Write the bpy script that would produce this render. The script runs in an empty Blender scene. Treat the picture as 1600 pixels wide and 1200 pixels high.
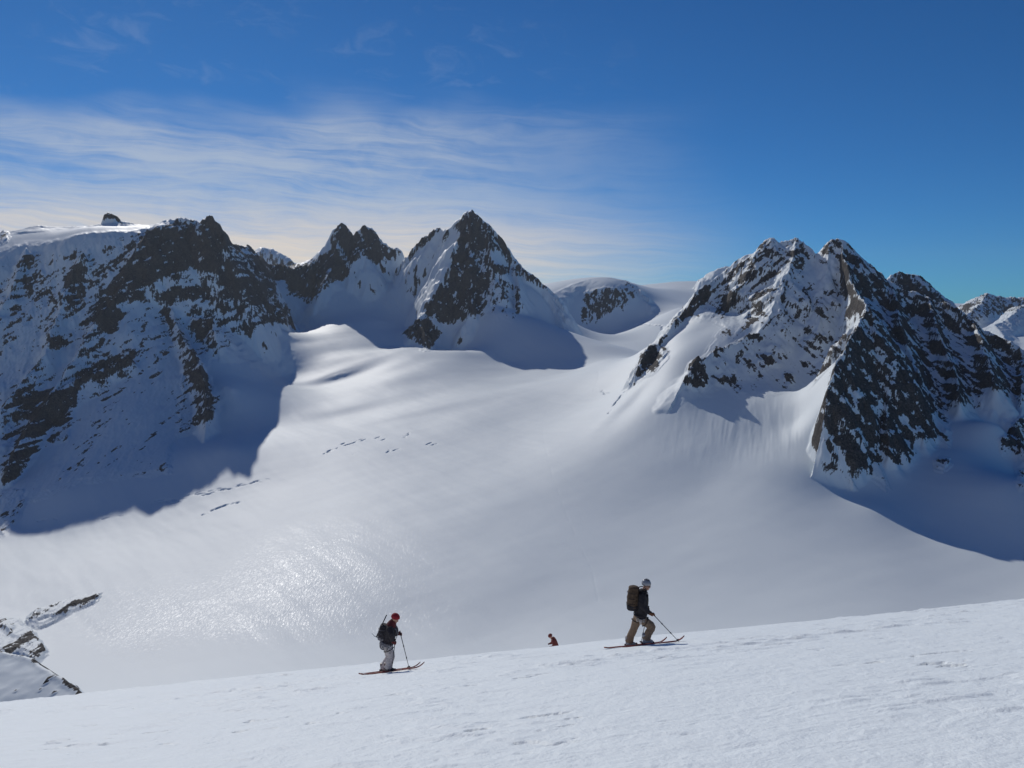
import bpy, bmesh, math, random
import numpy as np
from mathutils import Vector, Matrix

# ------------------------------------------------------------------ camera, sky, sun
S = bpy.context.scene
COL = S.collection
F = 1244.0            # focal length in pixels of the 1600 px wide photograph
HZ = 480.0            # row of the true horizon

def P(px, py, Y):
    return ((px - 800.0) / F * Y, Y, (HZ - py) / F * Y)

cam_d = bpy.data.cameras.new("camera")
cam = bpy.data.objects.new("camera", cam_d)
COL.objects.link(cam)
cam.rotation_euler = (math.pi / 2, 0, 0)
cam_d.sensor_width = 36.0
cam_d.lens = 36.0 * F / 1600.0
cam_d.shift_y = -(600.0 - HZ) / 1600.0
cam_d.clip_start = 0.1
cam_d.clip_end = 60000.0
S.camera = cam

SUN = Vector((-0.462, 1.0, 0.696)).normalized()
SUN_EL = math.asin(SUN.z)
SUN_AZ = math.atan2(SUN.x, SUN.y)
sd = bpy.data.lights.new("sun", 'SUN')
sd.energy = 3.5
sd.angle = math.radians(0.53)
sd.color = (1.0, 0.965, 0.91)
sun = bpy.data.objects.new("sun", sd)
COL.objects.link(sun)
sun.rotation_euler = SUN.to_track_quat('Z', 'Y').to_euler()

S.view_settings.view_transform = 'Standard'
S.view_settings.look = 'None'
S.view_settings.exposure = -0.50
S.view_settings.gamma = 1.0


class NT:
    """small node-tree helper"""
    def __init__(self, tree):
        self.t = tree
        self.t.nodes.clear()

    def n(self, kind, props=None, **ins):
        nd = self.t.nodes.new(kind)
        for k, v in (props or {}).items():
            setattr(nd, k, v)
        for k, v in ins.items():
            key = int(k[1:]) if k[0] == 'i' and k[1:].isdigit() else k.replace('_', ' ')
            self.set(nd.inputs[key], v)
        return nd

    def set(self, sock, v):
        if isinstance(v, bpy.types.NodeSocket):
            self.t.links.new(v, sock)
        else:
            sock.default_value = v

    def m(self, op, a, b=0.0, c=0.0, clamp=False):
        nd = self.t.nodes.new('ShaderNodeMath')
        nd.operation = op
        nd.use_clamp = clamp
        self.set(nd.inputs[0], a)
        self.set(nd.inputs[1], b)
        self.set(nd.inputs[2], c)
        return nd.outputs[0]

    def ss(self, x, a, b):           # smoothstep a..b -> 0..1
        nd = self.t.nodes.new('ShaderNodeMapRange')
        nd.interpolation_type = 'SMOOTHSTEP'
        self.set(nd.inputs[0], x)
        self.set(nd.inputs[1], a)
        self.set(nd.inputs[2], b)
        return nd.outputs[0]

    def mix(self, f, a, b):
        nd = self.t.nodes.new('ShaderNodeMix')
        nd.data_type = 'RGBA'
        self.set(nd.inputs[0], f)
        self.set(nd.inputs[6], a)
        self.set(nd.inputs[7], b)
        return nd.outputs[2]

    def noise(self, vec, scale, detail=4.0, rough=0.55, dist=0.0):
        nd = self.n('ShaderNodeTexNoise', Vector=vec, Scale=scale, Detail=detail, Roughness=rough, Distortion=dist)
        return nd.outputs[0]

    def xyz(self, x, y, z=0.0):
        nd = self.t.nodes.new('ShaderNodeCombineXYZ')
        self.set(nd.inputs[0], x); self.set(nd.inputs[1], y); self.set(nd.inputs[2], z)
        return nd.outputs[0]


W = bpy.data.worlds.new("World")
S.world = W
W.use_nodes = True
w = NT(W.node_tree)
sky = w.n('ShaderNodeTexSky', dict(sky_type='NISHITA', sun_disc=False, sun_elevation=SUN_EL,
                                   sun_rotation=SUN_AZ, altitude=3000.0, air_density=1.0,
                                   dust_density=0.3, ozone_density=4.0))
tc = w.n('ShaderNodeTexCoord')
sep = w.n('ShaderNodeSeparateXYZ', Vector=tc.outputs['Generated'])
az = w.m('MULTIPLY', w.m('ARCTAN2', sep.outputs[0], sep.outputs[1]), 57.2958)   # degrees, + to the right
el = w.m('MULTIPLY', w.m('ARCSINE', sep.outputs[2]), 57.2958)
warp = w.noise(w.xyz(w.m('MULTIPLY', az, 0.06), w.m('MULTIPLY', el, 0.16)), 1.0, 3.0)
warp2 = w.noise(w.xyz(w.m('MULTIPLY', az, 0.05), w.m('MULTIPLY', el, 0.12), 7.3), 1.0, 3.0)
elw = w.m('ADD', el, w.m('MULTIPLY', w.m('SUBTRACT', warp, 0.5), 4.0))
# tilt the streaks a little with azimuth and let them fan out
elt = w.m('ADD', elw, w.m('MULTIPLY', az, 0.05))
n1 = w.noise(w.xyz(w.m('MULTIPLY', az, 0.055), w.m('MULTIPLY', elt, 0.42), 1.7), 1.0, 7.0, 0.62, 0.2)
n2 = w.noise(w.xyz(w.m('MULTIPLY', az, 0.10), w.m('MULTIPLY', elt, 2.1), 4.1), 1.0, 7.0, 0.68, 0.15)
n3 = w.noise(w.xyz(w.m('MULTIPLY', az, 0.30), w.m('MULTIPLY', elt, 0.7), 9.9), 1.0, 5.0, 0.6, 0.8)
# main cirrus sheet: left part of the sky between 5 and 14 degrees
edge = w.m('ADD', 14.2, w.m('MULTIPLY', w.m('SUBTRACT', warp2, 0.5), 9.0))
top = w.ss(el, w.m('ADD', edge, 1.2), w.m('SUBTRACT', edge, 2.2))
right = w.ss(w.m('ADD', az, w.m('MULTIPLY', w.m('SUBTRACT', warp2, 0.5), 16.0)), 17.0, -14.0)
tex = w.m('ADD', w.m('MULTIPLY', n1, 0.55), w.m('ADD', w.m('MULTIPLY', n2, 0.3), w.m('MULTIPLY', n3, 0.15)))
sheet = w.m('MULTIPLY', w.m('MULTIPLY', top, right), w.m('ADD', w.m('MULTIPLY', w.ss(tex, 0.34, 0.60), .8), .2))
sheet = w.m('MULTIPLY', sheet, 0.70)
# pale veil towards the horizon
lowv = w.m('MULTIPLY', w.ss(el, 9.5, 3.0), w.ss(az, 22.0, -12.0))
lowv = w.m('MULTIPLY', lowv, w.m('ADD', 0.50, w.m('MULTIPLY', w.ss(n2, 0.3, 0.7), 0.42)))
# very faint high wisps
wisp = w.m('MULTIPLY', w.ss(n3, 0.5, 0.8), w.m('MULTIPLY', w.ss(el, 24.0, 17.0), 0.10))
wisp = w.m('MULTIPLY', wisp, w.ss(az, 14.0, -6.0))
ccol = w.mix(w.ss(el, 8.5, 4.0), (4.7, 5.2, 5.8, 1), (7.1, 6.3, 5.4, 1))
zen = w.mix(w.ss(sep.outputs[2], .28, .75), (.12, .39, .60, 1), (.025, .26, .55, 1))
tint = w.n('ShaderNodeVectorMath', dict(operation='MULTIPLY'), i0=sky.outputs[0], i1=zen)
skyc = w.mix(w.m('MAXIMUM', sheet, wisp), tint.outputs[0], ccol)
skyc = w.mix(lowv, skyc, ccol)
bg = w.n('ShaderNodeBackground', Color=skyc, Strength=0.15)
out = w.n('ShaderNodeOutputWorld', Surface=bg.outputs[0])

# ------------------------------------------------------------------ numpy noise
rng = np.random.RandomState(7)
PERM = rng.permutation(512).astype(np.int32)
PERM = np.concatenate([PERM, PERM])
GA = rng.rand(512) * 2 * np.pi
GX = np.cos(GA).astype(np.float32); GY = np.sin(GA).astype(np.float32)

def perlin(x, y):
    xi = np.floor(x).astype(np.int32); yi = np.floor(y).astype(np.int32)
    xf = (x - xi).astype(np.float32); yf = (y - yi).astype(np.float32)
    xi &= 511; yi &= 511
    x1 = (xi + 1) & 511; y1 = (yi + 1) & 511
    u = xf * xf * xf * (xf * (xf * 6 - 15) + 10)
    v = yf * yf * yf * (yf * (yf * 6 - 15) + 10)
    pa = PERM[xi]; pb = PERM[x1]
    g00 = PERM[pa + yi]; g10 = PERM[pb + yi]; g01 = PERM[pa + y1]; g11 = PERM[pb + y1]
    a = GX[g00] * xf + GY[g00] * yf
    b = GX[g10] * (xf - 1) + GY[g10] * yf
    c = GX[g01] * xf + GY[g01] * (yf - 1)
    d = GX[g11] * (xf - 1) + GY[g11] * (yf - 1)
    ab = a + u * (b - a); cd = c + u * (d - c)
    return (ab + v * (cd - ab)) * 1.5

def fbm(x, y, oct=4, gain=0.5, ridged=False):
    s = 0; a = 1.0; t = 0
    for i in range(oct):
        n = perlin(x * 2 ** i + 17.3 * i, y * 2 ** i - 9.1 * i)
        if ridged:
            n = 1 - 2 * np.abs(n)
        s = s + a * n; t += a; a *= gain
    return s / t

def sstep(x, a, b):
    t = np.clip((x - a) / (b - a), 0, 1)
    return t * t * (3 - 2 * t)

# ------------------------------------------------------------------ base surface control points
# (column, row, distance) as measured on the photograph; owner of each point follows
GL, LM, TW, MP, DM, RM, FL, FR, PL, OC = range(10)
CP = {
GL: [(-350,900,1750),(-350,1000,1300),(0,835,2040),(0,900,1700),(0,960,1500),(0,1010,1350),(200,803,2115),(100,806,2120),(40,822,2090),(370,750,2220),
     (200,880,1760),(200,960,1500),(200,1040,1300),(450,850,1785),(450,750,2190),(450,650,2800),(440,590,3350),
     (520,507,3990),(470,519,4000),(452,503,4230),(560,517,3890),(520,490,4170),(520,560,3520),(600,600,3105),(600,700,2354),(600,800,1897),(600,900,1587),(600,1000,1365),
     (612,546,3650),(560,600,3150),(700,562,3770),(800,566,3450),(800,620,2723),(800,700,2224),(800,800,1811),(800,900,1527),(800,1000,1320),
     (905,575,3200),(1000,700,1975),(1000,800,1734),(1000,900,1472),(950,614,2480),(985,607,2350),(960,624,2335),(950,560,3150),(950,540,3500),(1000,508,5000),
     (1200,800,1630),(1200,900,1415),(1400,805,1590),(1400,900,1373),(1600,862,1425),(1600,920,1320),(1500,838,1500),(1370,792,1610),(1450,826,1550),
     (300,1150,900),(800,1150,900),(1300,1100,900),(1800,950,1200),(1500,1000,1150),(800,1500,450),(200,1600,450),(1400,1500,450),
     (940,546,4300),(990,531,4500)],
LM: [(400,600,3000),(400,690,2470),(400,530,3450),(400,470,3900),(447,490,4260),(350,530,3250),(350,600,2850),(350,700,2400),(300,740,2300),
     (200,750,2270),(200,650,2600),(200,600,2780),(100,700,2450),(100,770,2200),(0,800,2150),(0,700,2400),(0,600,2700),(100,600,2720),
     (0,500,2950),(0,420,3150),(100,500,3000),(100,420,3180),(200,510,3020),(200,440,3170),(300,470,3300),(300,520,3200),(300,410,3400),(350,394,3560),(339,382,3530),(362,404,3640),(395,415,4000),
     (100,388,3250),(100,361,3450),(0,371,3450),(200,360,3400),(-300,700,2500),(-300,480,3100),(-300,400,3500),(-350,850,2050)],
TW: [(540,460,4350),(560,440,4480),(600,432,4550),(500,470,4300),(620,436,4560),(480,496,4200)],
MP: [(640,472,4270),(600,470,4340),(560,485,4230),(600,500,4080),(650,505,4090),(660,545,3650),(640,435,4370),(780,520,3700),(780,490,3830),(850,500,3850),
     (850,545,3500),(890,500,4700),(720,550,3520),(672,420,4260),(660,450,4250),(660,478,4270),(650,405,4375),(690,395,4265),(675,440,4190)],
DM: [(900,522,4900),(925,512,5230),(950,504,5240),(1000,498,5300),(960,519,5130),(920,524,5000),(870,500,4900)],
RM: [(1290,705,1790),(1250,662,1900),(1200,622,2030),(1200,720,1790),(1200,598,2135),(1200,562,2230),(1250,605,2110),(1250,542,2250),
     (1250,480,2355),(1280,435,2430),(1300,510,2320),(1300,560,2230),(1283,622,2080),(1318,470,2390),(1100,642,2045),(1100,700,1900),(1100,760,1780),(1050,600,2175),(1074,617,2095),(1000,616,2250),
     (1002,645,2110),(1050,560,2300),(1100,520,2390),(1150,505,2400),(1050,528,2430),(1120,485,2503),(1180,508,2330),(1130,545,2250),(1050,650,2050),
     (1150,643,2010),(1300,760,1690),(1400,760,1690),(1500,780,1600),(1500,740,1680),(1590,750,1580),(1590,800,1510),(1550,800,1535),(1480,705,1780),(1560,650,1850),
     (1350,782,1640),(1268,720,1752),(1284,745,1718),(1308,766,1688),(1328,776,1668),(1262,692,1815),(1700,810,1480)],
PL: [(1020,470,5500),(1040,452,6300),(1005,452,6800),(1040,443,7000),(1090,440,7000),(1060,480,5000),(1100,470,6000)],
}
# hidden ground behind the ridges: (x/y, distance, height)
HID = [(-.352,3960,250,LM),(-.37,3850,270,LM),(-.345,4100,230,LM),(-.6,4200,120,LM),(-.45,4400,60,LM),(-.35,5200,50,LM),(-.28,5600,80,FL),(-.2,5900,60,FL),(-.1,5600,20,FL),(0,5400,20,FL),
       (.22,3200,-210,GL),(.3,3400,-220,GL),(.45,3400,-230,GL),(.6,3100,-260,GL),(.25,4500,-100,GL),(.4,4800,-150,GL),(.6,4800,-180,GL),(.8,3000,-300,GL),
       (-.5,7000,0,FL),(0,8000,50,FL),(.3,8000,150,PL),(.6,7000,0,FR),(-.9,6000,0,FL),(1.0,5000,-200,FR),(0,9500,0,FL),(.8,9500,0,FR),(-.7,9500,0,FL),(.0,6800,120,FL),(.1,7600,150,PL),
       (-1.0,2500,-300,LM),(-1.0,1500,-600,GL),(1.0,1500,-380,GL)]
pts, own = [], []
for o, L in CP.items():
    for c in L:
        pts.append(P(*c)); own.append(o)
for u, Y, z, o in HID:
    pts.append((u * Y, Y, z)); own.append(o)
# ------------------------------------------------------------------ ridges: points, slope on the left of travel, on the right
RG = [
 # left massif skyline (travel left -> right; left of travel = far side)
 (LM, [(-500,430,3000),(-250,400,3200),(-100,380,3400),(0,366,3480),(60,353,3520),(100,355,3540),(170,351,3520),(232,352,3500),(262,350,3490)], .35, .42),
 (LM, [(262,350,3490),(278,346,3490),(300,349,3500),(313,352,3500),(318,347,3500),(327,343,3505),(335,355,3520),(346,372,3560),(360,388,3650),(378,394,3850),
       (388,391,4000),(400,404,4280),(410,411,4400),(420,420,4470),(436,419,4480),(450,420,4480),(470,421,4490),(484,418,4500)], 1.9, 1.5),
 (LM, [(150,357,3560),(163,350,3560),(171,343,3560),(181,343,3560),(188,350,3560),(215,353,3560)], .9, .9),
 (LM, [(126,361,3560),(129,356,3560),(134,361,3560)], 2.2, 2.2),
 (LM, [(262,352,3480),(230,372,3330),(200,420,3210),(182,470,3090),(150,510,2960),(120,560,2820),(90,610,2680),(40,680,2460),(10,740,2290)], 1.35, 1.2),
 (LM, [(327,344,3500),(300,400,3420),(280,450,3330),(268,490,3200),(285,530,3060),(303,556,2950),(318,600,2810),(325,650,2640),(320,690,2520)], 1.3, 1.3),
 (LM, [(130,400,3200),(105,450,3090),(90,500,2970),(70,560,2800),(30,610,2640),(0,650,2520)], 1.2, 1.2),
 (LM, [(40,392,3230),(20,460,3050),(-20,520,2880),(-60,600,2680)], 1.2, 1.2),
 (LM, [(200,560,2860),(150,585,2770),(110,600,2700),(60,650,2560)], 1.2, 1.3),
 (LM, [(388,392,4000),(395,430,3900),(415,470,3850),(440,500,3950)], 1.1, 1.1),
 (LM, [(300,500,3210),(330,505,3180),(336,528,3100)], 1.1, 1.3),
 (LM, [(346,372,3560),(345,420,3480),(370,460,3520),(380,490,3500)], 1.1, 1.1),
 # twin peaks
 (TW, [(484,418,4490),(500,408,4550),(511,398,4570),(518,380,4580),(522,362,4600),(534,351,4610),(543,359,4610),(550,374,4610),(558,365,4610),(570,357,4615),(580,361,4615),
       (590,374,4620),(598,384,4630),(612,390,4640),(624,396,4650),(629,410,4660),(634,424,4570)], 2.1, 1.7),
 (TW, [(534,352,4610),(528,390,4510),(520,420,4430),(505,450,4300),(496,462,4380)], 1.3, 1.3),
 (TW, [(570,358,4615),(560,390,4520),(575,408,4470)], 1.2, 1.2),
 # middle peak
 (MP, [(620,434,4560),(640,404,4480),(655,388,4450),(668,372,4430),(682,361,4420),(692,363,4400),(706,358,4350),(714,349,4320),(724,343,4300),(736,334,4300),
       (748,343,4290),(760,354,4280),(770,370,4280),(781,390,4270),(788,400,4260),(800,412,4240),(820,426,4220),(836,438,4210),(850,448,4200),(857,457,4180),(868,478,4120),(875,500,4040),(884,526,3920)], .8, 1.6),
 (MP, [(736,334,4300),(722,375,4210),(712,405,4140),(702,430,4080),(690,455,4030),(677,480,3970),(668,500,3910),(655,515,3850),(668,538,3720)], 1.1, .75),
 (MP, [(760,355,4280),(768,400,4130),(774,440,4010),(768,480,3890)], 1.3, 1.3),
 (MP, [(800,413,4240),(812,450,4080),(810,480,3950),(802,500,3860)], 1.2, 1.3),
 (MP, [(736,336,4295),(735,400,4120),(735,450,4000),(740,490,3860)], 1.3, 1.3),
 # dome
 (DM, [(850,470,5200),(866,458,5400),(880,451,5500),(900,442,5600),(920,436,5650),(940,433,5660),(955,434,5650)], .4, .38),
 (DM, [(955,434,5650),(975,438,5600),(985,445,5560),(997,457,5500),(1006,470,5420),(1016,484,5330)], .5, 1.0),
 (DM, [(905,458,5480),(925,454,5450),(950,450,5440),(975,452,5460)], .4, 1.9),
 # far plateau bump
 (PL, [(1098,441,6600),(1108,430,6500),(1120,421,6500),(1135,417,6500),(1160,420,6500)], .5, .7),
 # right massif
 (RM, [(992,602,2360),(1000,572,2390),(1008,553,2410),(1016,548,2430),(1028,543,2440),(1040,524,2480),(1060,500,2530)], 4.0, 1.0),
 (RM, [(1060,500,2530),(1076,476,2570),(1090,459,2590),(1110,446,2610),(1130,428,2645),(1150,413,2640),(1168,401,2630),(1181,396,2620),
       (1190,386,2610),(1198,378,2600),(1205,375,2600),(1214,381,2595),(1225,383,2590),(1236,380,2570),(1246,377,2560),(1256,383,2550),(1266,393,2540),(1275,402,2530),
       (1284,392,2525),(1293,385,2515),(1303,381,2505),(1313,380,2500),(1323,386,2495),(1334,396,2490),(1346,410,2480),(1360,421,2475),(1375,432,2470),(1395,448,2450),(1420,462,2430),(1450,472,2400),
       (1480,481,2370),(1500,493,2340),(1520,508,2310),(1540,521,2290),(1560,531,2260),(1580,543,2230),(1600,556,2200),(1700,620,2050),(1850,720,1900)], 1.0, 1.15),
 (RM, [(1246,377,2560),(1232,430,2440),(1215,470,2370),(1200,500,2320),(1184,522,2280),(1152,541,2230),(1120,552,2210),(1093,568,2180),(1078,585,2150),(1070,598,2130)], 1.0, .8),
 (RM, [(1295,386,2500),(1291,430,2425),(1286,470,2350),(1276,515,2270)], 1.0, 1.0),
 (RM, [(1205,376,2600),(1180,430,2560),(1150,470,2530),(1120,500,2500)], .9, .7),
 (RM, [(1225,383,2590),(1205,440,2510),(1180,480,2450),(1160,515,2390)], .9, .7),
 (RM, [(1313,381,2500),(1320,410,2420),(1330,450,2320),(1345,475,2130),(1354,489,2050),(1344,508,1985),(1330,533,1915),(1312,562,1850),(1300,590,1805),(1293,620,1785),(1289,650,1770),(1291,690,1745),(1310,722,1720),(1332,755,1690)], 1.9, 3.0),
 (RM, [(1354,489,2050),(1372,540,1960),(1385,600,1900),(1385,660,1810),(1390,715,1740)], 1.3, 1.3),
 (RM, [(1395,448,2450),(1405,510,2230),(1425,570,2080),(1440,630,1940),(1440,690,1810)], 1.3, 1.3),
 (RM, [(1450,472,2400),(1465,530,2220),(1490,580,2080),(1500,635,1940)], 1.3, 1.3),
 (RM, [(1520,508,2310),(1540,560,2120),(1555,610,1980)], 1.2, 1.2),
 (RM, [(1600,556,2200),(1600,620,2010),(1585,680,1870),(1600,720,1760)], 1.2, 1.2),
 (RM, [(1110,590,2150),(1145,593,2140)], 1.6, 1.5),
 (RM, [(1176,558,2235),(1205,560,2225)], 1.6, 1.5),
 (RM, [(1228,590,2150),(1238,590,2150)], 1.8, 1.8),
 (RM, [(1370,446,3000),(1390,438,3000),(1404,434,3000),(1420,431,3000),(1436,434,3000),(1450,446,2980),(1465,458,2960),(1480,472,2940),(1492,484,2900),(1530,530,2800)], 1.1, 1.1),
 (OC, [(34,970,1545),(55,958,1552),(85,950,1562),(115,941,1580),(150,932,1610)], .12, 1.3),
 (OC, [(-60,960,1490),(0,966,1485),(25,972,1470),(45,987,1440),(60,1004,1400),(72,1022,1365)], .3, 1.0),
 (OC, [(-60,985,1430),(0,988,1410),(30,1002,1385),(50,1020,1345)], .5, 1.0),
 # far left and far right ridges
 (FL, [(330,430,7200),(370,405,7200),(396,395,7100),(412,388,7000),(430,392,7000),(446,402,7000),(465,416,7000),(476,421,7300),(485,416,7600),(500,424,7600),(560,450,7600)], .8, .8),
 (FR, [(1440,500,6200),(1490,488,6200),(1510,474,6100),(1528,466,6000),(1543,461,6000),(1560,466,6000),(1580,468,6000),(1600,466,6000),(1640,474,6000),(1720,480,6000)], .7, .7),
 (FR, [(1543,461,6000),(1530,480,5700),(1515,492,5400),(1500,502,5000)], .8, .8),
 (FR, [(1600,480,5200),(1575,500,5000),(1555,508,4900),(1580,545,4300)], .5, .35),
 (FL, [(-1500,440,9000),(-600,420,9000),(200,452,9000),(560,455,8800)], .5, .5),
 (FR, [(1650,470,8800),(2000,440,9000),(2600,440,9000)], .5, .5),
]


# the snow base follows just under the ridges, so that it never bulges over them
for o, line, sl, sr in RG:
    if o not in (RM, TW, MP, DM, LM):
        continue
    L = [P(*c) for c in line]
    tot = sum(math.dist(a[:2], b[:2]) for a, b in zip(L[:-1], L[1:]))
    if tot < 150:
        continue
    back = abs(L[-1][0] - L[0][0]) > 1.3 * abs(L[-1][1] - L[0][1])       # a skyline: support its far side too
    acc = 0; nxt = 40
    for a, b in zip(L[:-1], L[1:]):
        d = math.dist(a[:2], b[:2])
        while nxt < acc + d:
            t = (nxt - acc) / d
            x = a[0] + (b[0] - a[0]) * t; y = a[1] + (b[1] - a[1]) * t; z = a[2] + (b[2] - a[2]) * t
            pts.append((x, y, z - (5 if o == DM else 9 if sl < .5 else 38 if o == RM else 44))); own.append(o)
            if back and nxt > 80 and o != DM:
                ux = x / y
                pts.append((x + 260 * ux, y + 260, z - (110 if sl < .5 else 200))); own.append(o)
            nxt += 120
        acc += d
pts = np.array(pts); own = np.array(own)
SC = 1000.0
A = pts[:, :2] / SC
n = len(A)
r2 = ((A[:, None] - A[None]) ** 2).sum(-1)
K = 0.5 * r2 * np.log(r2 + 1e-12)
K[np.diag_indices(n)] = 0.0025
Q = np.c_[np.ones(n), A]
M_ = np.zeros((n + 3, n + 3)); M_[:n, :n] = K; M_[:n, n:] = Q; M_[n:, :n] = Q.T
sol = np.linalg.solve(M_, np.r_[pts[:, 2], 0, 0, 0])

def tps(x, y):
    out_ = np.empty(x.shape, np.float64)
    for r in range(0, x.shape[0], 64):
        X = x[r:r + 64].astype(np.float64) / SC; Y = y[r:r + 64].astype(np.float64) / SC
        z = sol[n] + sol[n + 1] * X + sol[n + 2] * Y
        for i in range(n):
            q = (X - A[i, 0]) ** 2 + (Y - A[i, 1]) ** 2
            z += (0.5 * sol[i]) * q * np.log(q + 1e-9)
        out_[r:r + 64] = z
    z = out_
    return z

# ------------------------------------------------------------------ where bare rock shows: (outline, share of rock, nearest, farthest)
RK = [
 ([(199,381),(216,364),(256,361),(270,351),(304,345),(317,350),(327,335),(347,336),(374,366),(386,390),(350,401),(331,428),(304,435),(294,415),(277,442),(250,438),(233,459),(202,482),(182,482),(169,509),(145,513),(128,502),(152,469),(175,442),(196,411)],.76,2500,3800),
 ([(250,462),(277,448),(325,460),(340,478),(331,488),(290,475),(262,485),(248,474)],.74,2500,3900),
 ([(321,395),(345,372),(398,388),(420,430),(452,502),(422,502),(371,489),(331,448)],.55,2500,4700),
 ([(392,396),(440,412),(490,410),(492,442),(440,445),(395,430)],.85,3700,4700),
 ([(432,418),(486,416),(500,468),(472,475),(449,462)],.8,3500,5000),
 ([(418,482),(452,475),(455,502),(418,509)],.65,3500,5000),
 ([(300,505),(334,497),(334,528),(304,532)],.74,2500,3900),
 ([(223,482),(263,485),(297,549),(275,545)],.55,2500,3900),
 ([(303,548),(324,590),(346,631),(326,664),(290,682),(273,683),(280,604)],.72,2300,3400),
 ([(108,594),(165,560),(202,548),(225,556),(180,585),(142,602)],.85,2300,3400),
 ([(155,486),(205,494),(182,530),(155,520)],.85,2300,3500),
 ([(72,527),(111,517),(118,543),(74,553)],.85,2300,3500),
 ([(95,422),(137,415),(137,489),(98,508)],.6,2300,3500),
 ([(34,405),(67,401),(74,455),(34,462)],.55,2300,3500),
 ([(0,697),(46,612),(124,612),(108,690),(69,700),(37,745),(0,770)],.85,2000,3000),
 ([(0,765),(42,765),(30,805),(0,840)],.6,2000,3000),
 ([(0,470),(60,460),(100,520),(90,620),(0,700)],.42,2000,3400),
 ([(120,600),(190,590),(170,670),(120,711)],.40,2000,3000),
 ([(110,670),(265,712),(265,738),(110,755)],.33,2000,3000),
 ([(60,440),(180,420),(150,520),(110,600),(60,560)],.36,2000,3400),
 ([(180,500),(260,500),(240,560),(170,560)],.42,2000,3400),
 ([(160,352),(168,338),(186,336),(190,352)],1.0,3540,3600),([(120,364),(128,352),(138,364)],1.0,3540,3600),
 ([(0,362),(14,364),(8,378),(0,384)],.8,2500,3700),
 ([(519,369),(535,348),(549,369),(569,353),(584,367),(597,384),(626,396),(626,404),(601,411),(578,412),(566,401),(549,415),(541,441),(520,444),(497,463),(486,444),(480,424),(503,404),(518,389)],.74,4200,5000),
 ([(708,357),(736,328),(756,347),(784,392),(787,402),(759,389),(771,415),(799,415),(802,426),(771,435),(762,461),(765,484),(750,495),(733,498),(704,509),(670,502),(664,486),(687,452),(705,424),(708,398),(718,369)],.76,3500,4450),
 ([(768,430),(814,450),(818,484),(802,500),(762,488)],.5,3500,4450),
 ([(785,395),(837,434),(858,449),(858,458),(837,448),(799,426)],.62,3500,4450),
 ([(625,521),(653,504),(670,496),(690,527),(672,546),(641,535)],.85,3400,4450),
 ([(640,396),(681,356),(694,358),(655,390)],.85,4380,4700),
 ([(909,462),(924,456),(950,450),(968,451),(978,452),(981,480),(972,486),(964,482),(952,492),(934,504),(920,503),(908,507),(905,490),(914,480)],.74,4900,5800),
 ([(975,438),(986,443),(1001,458),(994,468),(988,471),(978,458)],.7,4900,5800),
 ([(1002,556),(1014,545),(1032,541),(1042,548),(1040,560),(1028,576),(1006,590),(989,603)],.74,2250,2800),
 ([(1023,547),(1040,523),(1060,498),(1090,456),(1113,444),(1108,472),(1085,490),(1065,507),(1045,522),(1032,545)],.8,2250,2800),
 ([(1205,370),(1248,372),(1278,400),(1261,415),(1227,448),(1200,492),(1157,524),(1109,500),(1070,500),(1085,470),(1109,444),(1147,413),(1181,392)],.47,2250,2800),
 ([(1184,518),(1200,531),(1152,543),(1096,568),(1109,600),(1099,611),(1065,602),(1078,571),(1120,549)],.72,1950,2500),
 ([(1109,588),(1149,590),(1146,605),(1120,605)],.7,1950,2500),
 ([(1174,556),(1202,553),(1218,573),(1187,581)],.78,1950,2500),
 ([(1222,585),(1242,585),(1242,603),(1229,610)],.74,1950,2500),
 ([(1232,528),(1320,525),(1320,562),(1267,567)],.44,1950,2500),
 ([(1190,440),(1312,440),(1300,512),(1205,504)],.36,1950,2700),
 ([(1150,540),(1230,540),(1230,600),(1120,600)],.3,1950,2700),
 ([(1277,400),(1291,381),(1315,376),(1333,391),(1355,414),(1360,493),(1333,485),(1320,440),(1310,408)],.46,1950,2700),
 ([(1355,487),(1327,533),(1299,585),(1286,637),(1288,689),(1316,730),(1331,765),(1344,735),(1370,752),(1385,766),(1372,707),(1392,730),(1426,726),(1431,691),(1485,700),(1476,637),(1500,639),(1535,640),(1537,603),(1561,613),(1600,640),(1600,550),(1483,477),(1392,443),(1318,391)],.62,1650,2700),
 ([(1340,540),(1362,510),(1400,560),(1470,585),(1474,632),(1431,686),(1392,724),(1340,715),(1296,689),(1294,640)],.64,1650,2700),
 ([(1561,694),(1600,650),(1600,722),(1574,713)],.74,1500,2700),([(1461,718),(1485,722),(1476,737),(1461,732)],.74,1500,2700),([(1592,740),(1600,738),(1600,765),(1592,760)],.74,1500,2700),
 ([(1600,540),(1900,700),(1900,800),(1600,640)],.55,1500,2700),
 ([(1385,440),(1404,431),(1431,428),(1496,483),(1496,500),(1448,480),(1400,460)],.66,2650,3200),
 ([(1496,484),(1528,463),(1543,458),(1600,462),(1650,470),(1650,494),(1600,490),(1543,497),(1510,510)],.6,4600,6400),
 ([(380,400),(412,385),(465,414),(520,430),(420,440)],.4,6500,7800),
 ([(1560,495),(1600,480),(1600,500)],.5,4500,5600),
 ([(34,978),(55,956),(87,948),(118,938),(155,930),(150,942),(112,952),(92,966),(62,978)],.8,1200,1800),
 ([(-40,964),(27,970),(52,990),(74,1023),(55,1036),(18,1026),(-40,1020)],.66,1200,1800),
 ([(-20,420),(100,400),(262,352),(420,420),(440,500),(330,560),(260,720),(150,745),(0,800)],.36,2000,4500),
 ([(1200,400),(1330,400),(1330,600),(1150,620),(1100,560)],.27,1950,2700),
 ([(-500,420),(0,480),(0,800),(-500,900)],.45,1900,3400),
]

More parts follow.
